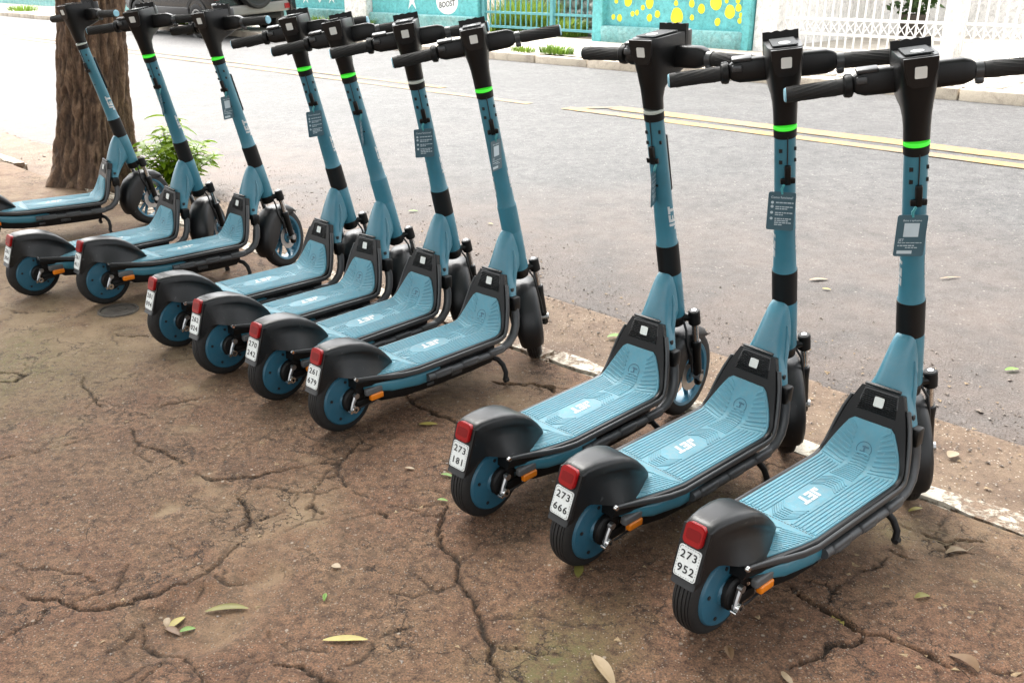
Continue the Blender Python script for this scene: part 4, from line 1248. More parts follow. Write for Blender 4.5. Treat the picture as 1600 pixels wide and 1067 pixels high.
def lines(rows):
    mb_ = MB()
    r_ = random.Random(5)
    for y, x0, x1, hh in rows:
        x = x0
        while x < x1 - .002:
            w_ = min(r_.uniform(.004, .011), x1 - x)
            mb_.add([(x, y, .0011), (x + w_, y, .0011), (x + w_, y + hh, .0011), (x, y + hh, .0011)], [(0, 1, 2, 3)])
            x += w_ + .0016
    return mb_
lst = lines([(.0235, -.016, .033, .0032), (.0115, -.016, .032, .0030), (.0055, -.016, .018, .0030), (-.0060, -.016, .032, .0030), (-.0120, -.016, .006, .0030), (-.0235, -.016, .032, .0030), (-.0295, -.016, .024, .0030), (-.0355, -.016, .030, .0030), (-.0415, -.016, .008, .0030)])
for y in (.025, .013, -.0045, -.022):
    lst.add([(-.0255 + .0042 * math.cos(2 * math.pi * k / 12), y + .0042 * math.sin(2 * math.pi * k / 12), .0011) for k in range(12)], [tuple(range(12))])
v, f = text_shape('Como funciona?', .0092, 0)
lst.add([(p.x, p.y + .040, .0011) for p in v], f)
cod = lines([(-.020, -.030, .030, .0018), (-.028, -.030, .012, .0026), (-.0335, -.010, .020, .0022)])
v, f = text_shape('JET', .010, 0)
cod.add([(p.x - .022, p.y - .012, .0011) for p in v], f)
cod.add([(x * 1.0, y, .0011) for x, y in ((-.030, -.049), (.008, -.049), (.008, -.040), (-.030, -.040))], [(0, 1, 2, 3)])
cod.add([(x, y, .0011) for x, y in ((-.019, -.003), (.019, -.003), (.019, .034), (-.019, .034))], [(0, 1, 2, 3)])
v, f = text_shape('Baixe o aplicativo', .0066, 0)
cod.add([(p.x, p.y + .041, .0011) for p in v], f)
PRN = {'list': lst.mesh('list_print', MATS['tag_ink'], smooth=0, fix=False), 'code': cod.mesh('code_print', MATS['tag_ink'], smooth=0, fix=False)}
strap_me = MB().tube([(0, .050, 0), (-.003, .064, .002), (.002, .078, .006)], [.0032, .0040, .0036], 6).mesh('strap', MATS['tag_strap'])
for i, (tw, side) in TW.items():
    hk_w = SHEAD[i] @ SP(-.040, -.004, .872)
    to_cam = (Vector((0, 0, 0)) - Vector((hk_w.x, hk_w.y, 0))).normalized()
    nr = Matrix.Rotation(R(tw), 4, 'Z') @ to_cam
    ax_up = (SHEAD[i].to_3x3() @ E3).normalized()
    up = (Vector((0, 0, 1)) * .8 + ax_up * .2).normalized()
    nr = (nr - up * nr.dot(up)).normalized()
    rt = up.cross(nr)
    off = {9: -.011, 10: -.012, 6: -.010, 4: -.006}.get(i, 0)
    m_ = frame(hk_w - up * .071 + rt * off + nr * .008, rt, up, nr) @ Matrix.Scale(.91, 4)
    c_ = tag(obj('hang_tag', card_me, None, m_), TLAB[i], 'tag', 'hang tags on the scooters')
    tag(obj('tag_print', PRN[side], c_), kind='stuff')
    obj('strap', strap_me, c_)

# ---------------------------------------------------------------- the street tree
TREE = st(-6.78, 2.55, -.06) + Vector((.13, 0, 0))
tree = tag(empty('street_tree', Matrix.Translation(TREE)), 'thick brown tree trunk with furrowed bark beside the leftmost scooter', 'tree')
na, nz_ = 150, 190
vs_, fs_, rid = [], [], []
for j in range(nz_ + 1):
    z = 3.0 * (j / nz_) ** 1.15
    base = .195 - .015 * min(z, 2.4) / 2.4 + .12 * math.exp(-z / .26)
    for i in range(na):
        a = 2 * math.pi * i / na
        fl = .05 * math.exp(-z / .35) * math.sin(5 * a + 1.0) + .025 * math.exp(-z / .4) * math.sin(3 * a)
        lo = .022 * noise.noise(Vector((math.cos(a) * 1.5, math.sin(a) * 1.5, z * 1.1)))
        p = Vector((math.cos(a) * 6.5, math.sin(a) * 6.5, z * 4.6))
        wv_ = noise.noise_vector(p * .8) * .5
        q = p + wv_
        r1 = 1 - abs(noise.noise(q)) * 2.4
        r2 = 1 - abs(noise.noise(q * 2.3 + Vector((7, 3, 1)))) * 2.2
        d = max(-.2, r1) * .6 + max(-.2, r2) * .35
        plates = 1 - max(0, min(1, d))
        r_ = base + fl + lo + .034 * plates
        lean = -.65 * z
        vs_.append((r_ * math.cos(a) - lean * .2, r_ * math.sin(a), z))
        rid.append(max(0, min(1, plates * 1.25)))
for j in range(nz_):
    for i in range(na):
        k = (i + 1) % na
        fs_.append((j * na + i, j * na + k, (j + 1) * na + k, (j + 1) * na + i))
tb = MB().add(vs_, fs_)
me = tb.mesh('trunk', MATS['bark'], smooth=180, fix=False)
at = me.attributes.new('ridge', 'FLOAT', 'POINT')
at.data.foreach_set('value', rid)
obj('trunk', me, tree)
def limb(mb_, pts, r0, r1):
    n = len(pts)
    mb_.tube(pts, [r0 + (r1 - r0) * k / (n - 1) for k in range(n)], 12)
tr_ = random.Random(12)
limb_ends = []
for k in range(8):
    a = k * 2 * math.pi / 8 + tr_.uniform(-.3, .3)
    ln = tr_.uniform(3.2, 5.2)
    pts = [(.35, 0, 2.7)]
    for q in range(1, 7):
        f = q / 6
        pts.append((math.cos(a + .25 * math.sin(q)) * ln * f ** 1.1, math.sin(a + .25 * math.sin(q)) * ln * f ** 1.1, 2.7 + 2.6 * f ** .7 + tr_.uniform(-.15, .15)))
    mb_ = MB(); limb(mb_, pts, .13, .03)
    lo_ = mb_.mesh('limb', MATS['bark'], fix=False)
    rd = lo_.attributes.new('ridge', 'FLOAT', 'POINT'); rd.data.foreach_set('value', [.8] * len(lo_.vertices))
    obj('limb', lo_, tree)
    limb_ends += [Vector(p) for p in pts[2:]]
# crown: leaves gathered in clumps over the pavement; it shades the scooters
def leaf_faces(n, centers, rad, size, seed):
    rg = np.random.RandomState(seed)
    vs_, fs_ = [], []
    for k in range(n):
        c = centers[rg.randint(len(centers))]
        p = np.array(c) + rg.normal(0, 1, 3) * rad
        d = rg.normal(0, 1, 3); d[2] *= .5; d /= np.linalg.norm(d)
        e = np.cross(d, rg.normal(0, 1, 3)); e /= np.linalg.norm(e)
        l = size * rg.uniform(.7, 1.3)
        b0 = len(vs_)
        vs_ += [tuple(p - d * l * .5), tuple(p + e * l * .24), tuple(p + d * l * .5), tuple(p - e * l * .24)]
        fs_.append((b0, b0 + 1, b0 + 2, b0 + 3))
    return vs_, fs_
cen = []
rg = np.random.RandomState(4)
for k in range(260):
    a = rg.uniform(0, 2 * math.pi); rr_ = 6.4 * math.sqrt(rg.uniform(0, 1))
    q_ = st(-4.6 + 1.25 * rr_ * math.cos(a), .2 + .68 * rr_ * math.sin(a)) - TREE
    cen.append((q_.x, q_.y, 4.0 + rg.uniform(0, 2.6) * (1 - (rr_ / 7.5) ** 2)))
cv, cf = leaf_faces(21000, cen, (.42, .42, .26), .21, 9)
crown = obj('crown', MB().add(cv, cf).mesh('crown', MATS['crown_leaf'], smooth=0, fix=False), tree)
# broken paving slabs by the tree
slab_r = random.Random(8)
for k, (s, t, w_, h_, dz) in enumerate([(-8.3, 2.02, .62, .30, .03), (-7.62, 2.08, .50, .26, .05), (-7.25, 1.86, .40, .30, .07), (-8.2, 1.55, .60, .46, .02), (-7.5, 1.50, .55, .34, .03), (-9.1, 1.9, .7, .55, .02)]):
    poly_ = []
    for q in range(9):
        a = 2 * math.pi * q / 9
        c_, s__ = math.cos(a), math.sin(a)
        poly_.append((w_ / 2 * math.copysign(abs(c_) ** .5, c_) * slab_r.uniform(.82, 1.08), h_ / 2 * math.copysign(abs(s__) ** .5, s__) * slab_r.uniform(.82, 1.08)))
    o = MB().prism(poly_, -.06, .0).build('paving_slab', MATS['slab_stone'], pavement, smooth=0)
    o.matrix_basis = M_ST @ Matrix.Translation((s, t, ground_h(s, t) + dz)) @ Matrix.Rotation(slab_r.uniform(-.3, .3), 4, 'Z') @ Matrix.Rotation(slab_r.uniform(-.05, .05), 4, 'X') @ Matrix.Rotation(slab_r.uniform(-.05, .05), 4, 'Y')

# ---------------------------------------------------------------- leafy plant by the trunk
def leaf_mesh(name, ln, wd, mat, curl=.25, fold=.2, n=6, side=0.0, thick=False):
    vs_, fs_ = [], []
    for k in range(n + 1):
        f = k / n
        w_ = wd * .5 * math.sin(math.pi * min(1, f * .92 + .04)) ** .8
        x = ln * f
        z = -curl * ln * f * f
        yb = side * ln * math.sin(f * 2.2)
        vs_ += [(x, yb - w_, z + fold * w_), (x, yb, z), (x, yb + w_, z + fold * w_)]
    for k in range(n):
        a = 3 * k
        fs_ += [(a, a + 3, a + 4, a + 1), (a + 1, a + 4, a + 5, a + 2)]
    return MB().add(vs_, fs_).mesh(name, mat, smooth=60, fix=False)
plant = tag(empty('leafy_plant', Matrix.Translation(st(-6.28, 2.78, -.08) + Vector((.26, 0, 0)))), 'bright green leafy plant growing at the kerb beside the tree trunk', 'plant')
pr = random.Random(21)
plm = [leaf_mesh('leaf', ln, wd, MATS['plant_leaf'], cu, .3) for ln, wd, cu in ((.115, .042, .35), (.095, .036, .2), (.135, .046, .5))]
stm = MB()
for k in range(30):
    a = 2 * math.pi * k / 30 + pr.uniform(-.2, .2)
    rr_ = pr.uniform(.04, .27)
    hh = pr.uniform(.30, .56) * (1 - .4 * (rr_ / .27) ** 2)
    pts = [Vector((math.cos(a) * rr_ * f ** 1.4, math.sin(a) * rr_ * f ** 1.4, hh * f)) for f in (0, .3, .6, .85, 1.0)]
    stm.tube(pts, [.006, .005, .004, .003, .002], 5)
    for q in range(13):
        f = .25 + .75 * q / 12
        kk = min(3, int(f * 4)); p = pts[kk].lerp(pts[kk + 1], f * 4 - kk)
        az = a + q * 2.2 + pr.uniform(-.4, .4)
        m_ = Matrix.Translation(p) @ Matrix.Rotation(az, 4, 'Z') @ Matrix.Rotation(-pr.uniform(-.2, .55), 4, 'Y') @ Matrix.Rotation(pr.uniform(-.5, .5), 4, 'X') @ Matrix.Scale(pr.uniform(.75, 1.2), 4)
        obj('leaf', plm[pr.randrange(3)], plant, m_)
stm.build('stem', MATS['plant_leaf'], plant)

# ---------------------------------------------------------------- fallen leaves, one by one
FL = [  # s, t, length, width, heading, material, curl, fold, side, label
 (-1.70, .80, .098, .022, .8, 'dry_olive', .05, .5, .12, 'long yellow-green fallen leaf lying beside the shallow hole'),
 (-1.40, .92, .098, .020, .75, 'dry_yellow', .03, .3, .05, 'slim yellow fallen leaf lying alone near the bottom edge'),
 (-2.06, 1.74, .060, .022, .8, 'dry_yellow', .05, .2, .0, 'yellow fallen leaf between the scooters with plates 261 679 and 273 181'),
 (-1.20, 1.48, .062, .024, 2.2, 'dry_olive', .08, .2, .0, 'olive fallen leaf behind the rear wheel of the scooter with plate 273 666'),
 (-.93, 1.25, .100, .030, 2.6, 'dry_tan', .45, .9, .1, 'curled tan leaf cut by the bottom edge of the picture'),
 (-.77, 1.48, .045, .020, 2.2, 'dry_brown', .4, .7, .1, 'small curled brown leaf below the scooter with plate 273 952'),
 (-.64, 1.50, .045, .016, 2.4, 'dry_tan', .2, .5, .2, 'tan leaf at the broken pavement corner at bottom right'),
 (-.55, 1.97, .040, .018, 1.0, 'dry_olive', .3, .6, .0, 'small olive curled leaf right of the nearest scooter'),
 (-.39, 1.80, .060, .030, 2.9, 'dry_brown', .5, .9, .0, 'curled pinkish brown leaf at the right lower edge'),
 (-.66, 1.765, .055, .026, 2.3, 'dry_yellow', .1, .3, .0, 'yellow leaf stuck in the wide crack behind the nearest scooter'),
 (-.72, 2.36, .050, .015, 1.15, 'dry_yellow', .1, .5, .0, 'pale yellow leaf just before the kerb at right'),
 (-1.91, 4.15, .095, .030, .8, 'dry_tan', .05, .2, .1, 'pale dry leaf on the asphalt between the two right scooters'),
 (-.87, 3.67, .062, .026, 1.0, 'fresh_green', .1, .3, .0, 'green fallen leaf on the asphalt at the right edge'),
 (-1.82, 4.05, .040, .018, .4, 'dry_yellow', .1, .3, .0, 'small yellow leaf on the asphalt beside the pale dry leaf'),
 (-3.31, 1.55, .040, .016, 2.2, 'dry_yellow', .1, .3, .0, 'small yellow leaf by the rear wheel of the scooter with plate 201 094'),
 (-1.56, .98, .030, .010, 2.4, 'fresh_green', .3, .7, .0, 'tiny curled green leaf in the middle of the near pavement'),
 (-1.68, 1.46, .030, .012, .6, 'fresh_green', .2, .4, .0, 'green leaf at the crack left of the scooter with plate 273 181'),
 (-1.77, 1.56, .040, .014, .4, 'fresh_green', .2, .4, .0, 'green leaf above the crack, left of the plate 273 181'),
 (-1.64, 1.07, .024, .020, .5, 'dry_tan', .1, .3, .0, 'tan leaf scrap in the middle of the cracked pavement'),
 (-1.88, 1.51, .030, .012, .5, 'dry_tan', .1, .3, .0, 'tan leaf sliver left of the right-hand trio of scooters'),
 (-1.745, .70, .050, .020, 1.9, 'dry_yellow', .2, .4, .0, 'yellow leaf lying in the shallow hole'),
 (-1.725, .68, .045, .018, .3, 'dry_brown', .3, .5, .0, 'brown leaf lying in the shallow hole'),
 (-1.76, .685, .040, .016, 2.7, 'dry_tan', .3, .6, .0, 'tan curled leaf lying in the shallow hole'),
 (-1.705, .705, .035, .016, 1.2, 'fresh_green', .2, .4, .0, 'greenish leaf lying in the shallow hole'),
 (-1.44, 4.59, .120, .014, .9, 'dry_tan', .02, .3, .1, 'dry twig-like leaf on the asphalt between the two right stems'),
 (-4.45, 3.70, .060, .026, .8, 'fresh_green', .1, .3, .0, 'green leaf on the asphalt left of the scooter with plate 270 242'),
 (-3.86, 3.81, .035, .018, .5, 'dry_yellow', .1, .3, .0, 'tiny yellow leaf on the asphalt behind the tight group of four'),
 (-2.20, 2.91, .075, .034, 1.0, 'fresh_green', .15, .3, .0, 'green leaf in the gutter beside the scooter with plate 273 181'),
 (-.79, 2.85, .055, .036, 1.5, 'dry_tan', .15, .2, .0, 'pale broken leaf in the gutter beside the nearest front wheel'),
 (-.56, 2.22, .060, .020, .9, 'dry_tan', .3, .6, .1, 'pale folded leaf at the straw in the right-hand crack'),
]
for s, t, ln, wd, hdg, mt, cu, fo, sd_, lab in FL:
    me = leaf_mesh('fallen_leaf', ln, wd, MATS[mt], cu, fo, 7, sd_)
    z = ground_h(s, t) + (.012 if t > 2.54 else .005) + cu * ln * .35
    if t > 2.54 and t < 3.1: z += .008
    o = obj('fallen_leaf', me, None, M_ST @ Matrix.Translation((s, t, z)) @ Matrix.Rotation(hdg, 4, 'Z') @ Matrix.Rotation(-cu * .8, 4, 'Y') @ Matrix.Translation((-ln / 2, 0, 0)))
    tag(o, lab, 'leaf', 'fallen leaves')
# dry straw in the crack
straw = MB(); sr = random.Random(4)
for k in range(26):
    c = st(-.585 + sr.uniform(-.05, .05), 2.25 + sr.uniform(-.04, .05), 0)
    z = ground_h(-.585, 2.29) + .004 + sr.uniform(0, .012)
    a = sr.gauss(.2, .7); l_ = sr.uniform(.02, .045)
    dx = Vector((math.cos(a), math.sin(a), sr.uniform(-.12, .12))) * l_
    straw.tube([Vector((c.x, c.y, z)) - dx, Vector((c.x, c.y, z + .003)), Vector((c.x, c.y, z)) + dx], .0012, 4)
tag(straw.build('dry_straw', MATS['dry_tan']), 'small clump of pale dry straw in the crack at right', 'straw', kind='stuff')

# loose grit and litter too small to count
def scatter(name, n, region, size, mat, seed, flat=.6, bias=None):
    rr_ = random.Random(seed)
    mb_ = MB()
    V = [(1, 0, 0), (-.5, .87, 0), (-.5, -.87, 0), (0.1, 0.1, .8), (0, -.1, -.6)]
    F = [(0, 1, 3), (1, 2, 3), (2, 0, 3), (1, 0, 4), (2, 1, 4), (0, 2, 4)]
    for k in range(n):
        s = rr_.uniform(region[0], region[1]); t = rr_.uniform(region[2], region[3])
        if bias and rr_.random() > bias(s, t): continue
        z = ground_h(s, t) + (.006 if t > KERB_T1 else .001)
        if KERB_T1 < t < 3.1: z += .006
        sc_ = size * rr_.lognormvariate(0, .45)
        m_ = Matrix.Translation(st(s, t, z)) @ Matrix.Rotation(rr_.uniform(0, 6.3), 4, 'Z') @ Matrix.Rotation(rr_.uniform(-.5, .5), 4, 'X') @ Matrix.Diagonal((sc_ * rr_.uniform(.7, 1.5), sc_, sc_ * flat, 1))
        mb_.add(V, F, m_)
    return tag(mb_.build(name, mat, smooth=0, fix=False), kind='stuff')
scatter('road_grit', 12000, (-8.5, .6, 2.58, 3.9), .0034, MATS['pebble'], 1, .7, lambda s, t: .25 + .75 * math.exp(-((t - 3.12) / .28) ** 2))
scatter('pavement_grit', 7000, (-4.5, .3, .4, 2.4), .0016, MATS['pebble'], 2, .7)
scatter('leaf_litter', 3400, (-6.5, .3, .5, 3.5), .0042, MATS['litter'], 3, .18, lambda s, t: .25 + .75 * (t > 1.6))

# round utility cover set in the pavement
uc = tag(empty('utility_cover', M_ST @ Matrix.Translation((-3.85, 1.52, ground_h(-3.85, 1.52) + .004))), 'small round iron utility cover behind the third scooter from the tree', 'utility cover')
MB().lathe([(.075, -.012), (.075, .003), (.083, .003), (.085, .0), (.085, -.012)], (0, 0, 0), 40, 'z').build('cover_ring', MATS['cast_iron'], uc)
MB().lathe([(0, .001), (.030, .001), (.031, .003), (.034, .003), (.035, .001), (.068, .001), (.072, -.002), (.072, -.012)], (0, 0, 0), 40, 'z').box((0, 0, .002), (.05, .008, .003), .001).build('cover_plate', MATS['cast_iron'], uc)
# moss-like weeds at the kerb
def tuft(name, s, t, z, n, h_, spread, lab, cat='grass', mat='grass_blade', seed=0):
    rr_ = random.Random(seed)
    mb_ = MB()
    for k in range(n):
        a = rr_.uniform(0, 6.28); r_ = spread * math.sqrt(rr_.random()); l_ = h_ * rr_.uniform(.5, 1.1)
        p = Vector((r_ * math.cos(a), r_ * math.sin(a) * .6, 0)); d = Vector((math.cos(a) * .5, math.sin(a) * .5, 1)).normalized()
        e = Vector((-math.sin(a), math.cos(a), 0)) * (.006 + h_ * .02)
        mb_.add([p - e, p + e, p + d * l_ * .6 + e * .7, p + d * l_ * .6 - e * .7, p + d * l_ + Vector((math.cos(a), math.sin(a), -.2)) * l_ * .25], [(0, 1, 2, 3), (3, 2, 4)])
    o = mb_.build(name, MATS[mat], smooth=0, fix=False)
    o.matrix_basis = M_ST @ Matrix.Translation((s, t, z))
    return tag(o, lab, cat, 'grass tufts')
tuft('grass_tuft', -8.15, 2.33, -.01, 60, .09, .14, 'small green tuft at the kerb left of the tree', seed=1)
tuft('grass_tuft', -7.02, 2.02, -.01, 60, .08, .10, 'small green tuft at the left foot of the tree trunk', seed=2)
# ---------------------------------------------------------------- the far side of the street
FK = 10.30                                   # far kerb
FZ = road_z(FK) + .12
def far_z(t): return FZ + .022 * (t - FK)
WT = 12.70                                   # line of the walls
WZ = far_z(WT)
fs2 = axis_steps([(-160, -40, 5), (-40, 12, .3), (12, 40, 2)])
ft2 = axis_steps([(FK + .16, WT + .1, .15)])
S4, T4 = np.meshgrid(fs2, ft2, indexing='ij')
grid_object('far_pavement', S4, T4, FZ + .022 * (T4 - FK) + .02 * vnoise(S4, T4, .9, 31) - .004, MATS['far_pavement'], {})
fkerb = tag(empty('far_kerb'), kind='structure')
fk_me = MB().box((0, 0, 0), (.985, .16, .26), .02, 2).mesh('kerb_stone', MATS['far_kerb'])
for k in range(42):
    s = -34 + k * 1.0
    obj('kerb_stone', fk_me, fkerb, M_ST @ Matrix.Translation((s, FK + .08 + .01 * math.sin(k * 2.1), FZ - .13 + .008 * math.sin(k * 1.7))))
# rough stone setts of the far pavement on the right, each a block
sett = MB().box((0, 0, 0), (.33, .20, .05), .012, 1).mesh('sett', MATS['far_pavement'])
sr = random.Random(6)
fp_o = bpy.data.objects['far_pavement']
for i in range(12):
    for j in range(8):
        s = -5.9 + i * .37 + (.18 if j % 2 else 0); t = FK + .32 + j * .235
        obj('sett', sett, fp_o, M_ST @ Matrix.Translation((s, t, far_z(t) - .012 + sr.uniform(-.004, .006))) @ Matrix.Rotation(sr.uniform(-.03, .03), 4, 'Z'))

def wall_box(mb_, s_a, s_b, t_a, t_b, z0, z1, bev=.01):
    return mb_.box(((s_a + s_b) / 2, (t_a + t_b) / 2, (z0 + z1) / 2), (s_b - s_a, t_b - t_a, z1 - z0), bev, 1)
def in_street(o):
    o.matrix_basis = M_ST
    return o
def lumpy(mb_, amp, sc_, cuts):
    """subdivide and roughen a body so that its plaster reads as plaster"""
    b = bmesh.new()
    vv = [b.verts.new(v) for v in mb_.v]
    for f in mb_.f: b.faces.new([vv[i] for i in f])
    bmesh.ops.subdivide_edges(b, edges=[e for e in b.edges if e.calc_length() > .3], cuts=cuts, use_grid_fill=True)
    for v in b.verts:
        v.co.y += amp * noise.noise(v.co * sc_)
    return MB().bm(b)
# teal wall, long stretch on the left
def teal_wall(name, s_a, s_b, lab, dado):
    w_ = tag(empty(name, M_ST), lab, 'wall')
    wall_box(MB(), s_a, s_b, WT, WT + .22, WZ - .1, WZ + 2.3).build('wall_face', MATS['teal_wall'], w_)
    d_ = MB()
    wall_box(d_, s_a, s_b, WT - .10, WT + .02, WZ - .1, WZ + dado, .02)
    lumpy(d_, .035, 3.0, 24).build('rough_plinth', MATS['teal_render'], w_, smooth=60)
    return w_
wl = teal_wall('mural_wall', -48, -17.15, 'teal mural wall behind the parked black vehicle', .30)
wm = teal_wall('mural_wall', -16.33, -13.15, 'teal mural wall with white stars and a white lettered bubble', .28)
def flat_shape(poly, s, z, mat, parent, name, depth=.004, t=WT):
    o = MB().prism(poly, 0, depth, frame((s, t - .0005, z), (1, 0, 0), (0, 0, 1), (0, -1, 0))).build(name, mat, parent, smooth=0)
    return o
def star(r1, r2, n=5, rot=90, legs=1.0):
    p = []
    for k in range(2 * n):
        a = R(rot + 180 * k / n); r_ = r1 if k % 2 == 0 else r2
        p.append((r_ * math.cos(a), r_ * math.sin(a) * legs))
    return p
heart = [(.16 * math.sin(a) ** 3, .13 * math.cos(a) - .05 * math.cos(2 * a) - .02 * math.cos(3 * a)) for a in [2 * math.pi * k / 28 for k in range(28)]]
flat_shape(star(.17, .06), -18.74, .82, MATS['white_mural'], wl, 'painted_star')
flat_shape(star(.17, .06), -17.75, .84, MATS['white_mural'], wl, 'painted_star')
flat_shape(heart, -18.20, .86, MATS['white_mural'], wl, 'painted_heart')
flat_shape(star(.20, .065, 5, 90, 1.1), -15.04, .83, MATS['white_mural'], wm, 'painted_star')
flat_shape([(-.20, .14), (-.17, -.08), (.14, -.04), (.19, .16)], -15.55, .95, MATS['white_mural'], wm, 'painted_patch')
bub = flat_shape([(.31 * math.cos(2 * math.pi * k / 30), .24 * math.sin(2 * math.pi * k / 30)) for k in range(30)], -14.0, .82, MATS['white_mural'], wm, 'painted_bubble')
for body, zz, sz_ in (('BOOST', .765, .145), ('YOU', .915, .145)):
    v, f = text_shape(body, sz_, .001)
    o = MB().add([(p.x * .95, p.y + p.x * .12, p.z + .006) for p in v], f, frame((-14.0, WT - .0005, zz), (1, 0, 0), (0, 0, 1), (0, -1, 0))).build('bubble_lettering', MATS['ink'], bub, smooth=0, fix=False)
# white pillar between the two stretches
in_street(tag(wall_box(MB(), -17.12, -16.36, WT - .14, WT + .3, WZ - .1, WZ + 2.5, .02).build('white_pillar', MATS['white_wall']), 'broad white pillar between the two stretches of teal mural wall', 'pillar'))
# teal gate of bars
gate = tag(empty('teal_gate', M_ST), 'teal metal bar gate between the two teal walls with grass behind', 'gate')
plain('gate_teal', (.10, .33, .36), .4, 0, .1, .1)
in_bar = MB().box((0, 0, 0), (.022, .022, 1.9), .003, 1).mesh('bar', MATS['gate_teal'])
for k in range(22):
    obj('bar', in_bar, gate, Matrix.Translation((-13.05 + k * .130, WT + .1, WZ + 1.08)))
for zz in (.12, .37, 1.1, 2.03):
    wall_box(MB(), -13.13, -10.33, WT + .085, WT + .115, WZ + zz - .022, WZ + zz + .022, .003).build('rail', MATS['gate_teal'], gate)
for ss in (-13.08, -11.37, -10.36):
    wall_box(MB(), ss - .04, ss + .04, WT + .06, WT + .14, WZ + .02, WZ + 2.1, .006).build('post', MATS['gate_teal'], gate)
# rubble wall and grass behind the gate
rub = tag(empty('rubble_wall', M_ST), 'pale rubble stone wall seen through the teal gate', 'wall')
rr_ = random.Random(9)
stone_me = []
for k in range(4):
    b = bmesh.new(); bmesh.ops.create_icosphere(b, subdivisions=1, radius=.5)
    for v in b.verts: v.co *= 1 + .25 * noise.noise(v.co * 3 + Vector((k * 7, 0, 0)))
    stone_me.append(MB().bm(b).mesh('stone', MATS['rubble_stone'], smooth=30))
for i in range(15):
    for j in range(9):
        s = -13.3 + i * .215 + (.1 if j % 2 else 0) + rr_.uniform(-.02, .02)
        obj('stone', stone_me[rr_.randrange(4)], rub, Matrix.Translation((s, WT + 1.15 + rr_.uniform(-.03, .03), WZ + .03 + j * .155)) @ Matrix.Rotation(rr_.uniform(0, 6), 4, 'X') @ Matrix.Diagonal((rr_.uniform(.20, .26), .2, rr_.uniform(.15, .19), 1)))
wall_box(MB(), -13.6, -10.0, WT + 1.16, WT + 1.4, WZ - .3, WZ + 1.4).build('mortar_core', MATS['rubble_stone'], rub)
gr = MB(); rr_ = random.Random(14)
for k in range(2600):
    s, t = rr_.uniform(-13.2, -11.3), WT + rr_.uniform(.35, 1.0)
    l_ = rr_.uniform(.25, .75) * (1.0 if s < -11.9 else .55); a = rr_.uniform(0, 6.28)
    p = Vector((s, t, WZ - .05)); d = Vector((math.cos(a) * .35, math.sin(a) * .35, 1)); e = Vector((math.sin(a), -math.cos(a), 0)) * .012
    gr.add([p - e, p + e, p + d * l_ * .6 + e * .6, p + d * l_ * .6 - e * .6, p + d * l_ + Vector((math.cos(a), math.sin(a), -.3)) * .08], [(0, 1, 2, 3), (3, 2, 4)])
in_street(tag(gr.build('tall_grass', MATS['grass_blade'], smooth=0, fix=False), 'tall grass growing behind the teal gate', 'grass', kind='stuff'))
in_street(tag(wall_box(MB(), -13.6, -10.1, WT + .18, WT + 3, WZ - .4, WZ - .03).build('yard_soil', MATS['soil']), kind='structure'))
# teal wall with yellow dots, framed by two pillars
wd = tag(empty('dotted_wall', M_ST), 'teal wall painted with yellow dots, framed by pilasters', 'wall')
wall_box(MB(), -10.12, -7.48, WT + .02, WT + .24, WZ - .1, WZ + 2.3).build('wall_face', MATS['teal_wall'], wd)
for a_, b_ in ((-10.32, -10.10), (-7.50, -7.34)):
    wall_box(MB(), a_, b_, WT - .10, WT + .26, WZ - .1, WZ + 2.4, .015).build('pilaster', MATS['teal_wall'], wd)
d_ = MB(); wall_box(d_, -10.14, -7.46, WT - .10, WT + .03, WZ - .1, WZ + .24, .02)
lumpy(d_, .04, 4.0, 22).build('rough_plinth', MATS['teal_render'], wd, smooth=60)
DOTS = [(-9.83, 0.65, 0.064), (-9.67, 0.91, 0.096), (-9.57, 0.72, 0.048), (-9.48, 0.74, 0.048), (-9.37, 0.82, 0.048), (-9.24, 0.89, 0.096), (-9.23, 0.67, 0.064), (-9.08, 0.73, 0.064), (-8.71, 0.71, 0.144), (-8.74, 0.9, 0.048), (-8.43, 0.7, 0.048), (-8.45, 0.9, 0.064), (-8.27, 0.83, 0.08), (-8.02, 0.93, 0.128), (-7.97, 0.65, 0.064), (-7.77, 0.8, 0.112), (-7.63, 0.86, 0.064), (-7.59, 0.68, 0.048), (-7.58, 0.76, 0.04), (-7.65, 0.96, 0.048), (-9.96, 0.66, 0.048), (-9.91, 0.91, 0.048), (-7.84, 0.95, 0.04)]
dr = random.Random(3)
for k in range(30): DOTS.append((dr.uniform(-9.95, -7.6), dr.uniform(1.05, 2.2), dr.choice((.05, .06, .09, .13))))
for s, z, r_ in DOTS:
    r_ *= .78
    ph = dr.uniform(0, 6)
    flat_shape([(r_ * (1 + .06 * math.sin(3 * a + ph)) * math.cos(a), r_ * 1.15 * (1 + .05 * math.sin(2 * a + ph)) * math.sin(a)) for a in [2 * math.pi * k / 18 for k in range(18)]], s, z, MATS['yellow_mural'], wd, 'painted_dot', .003, WT + .02)
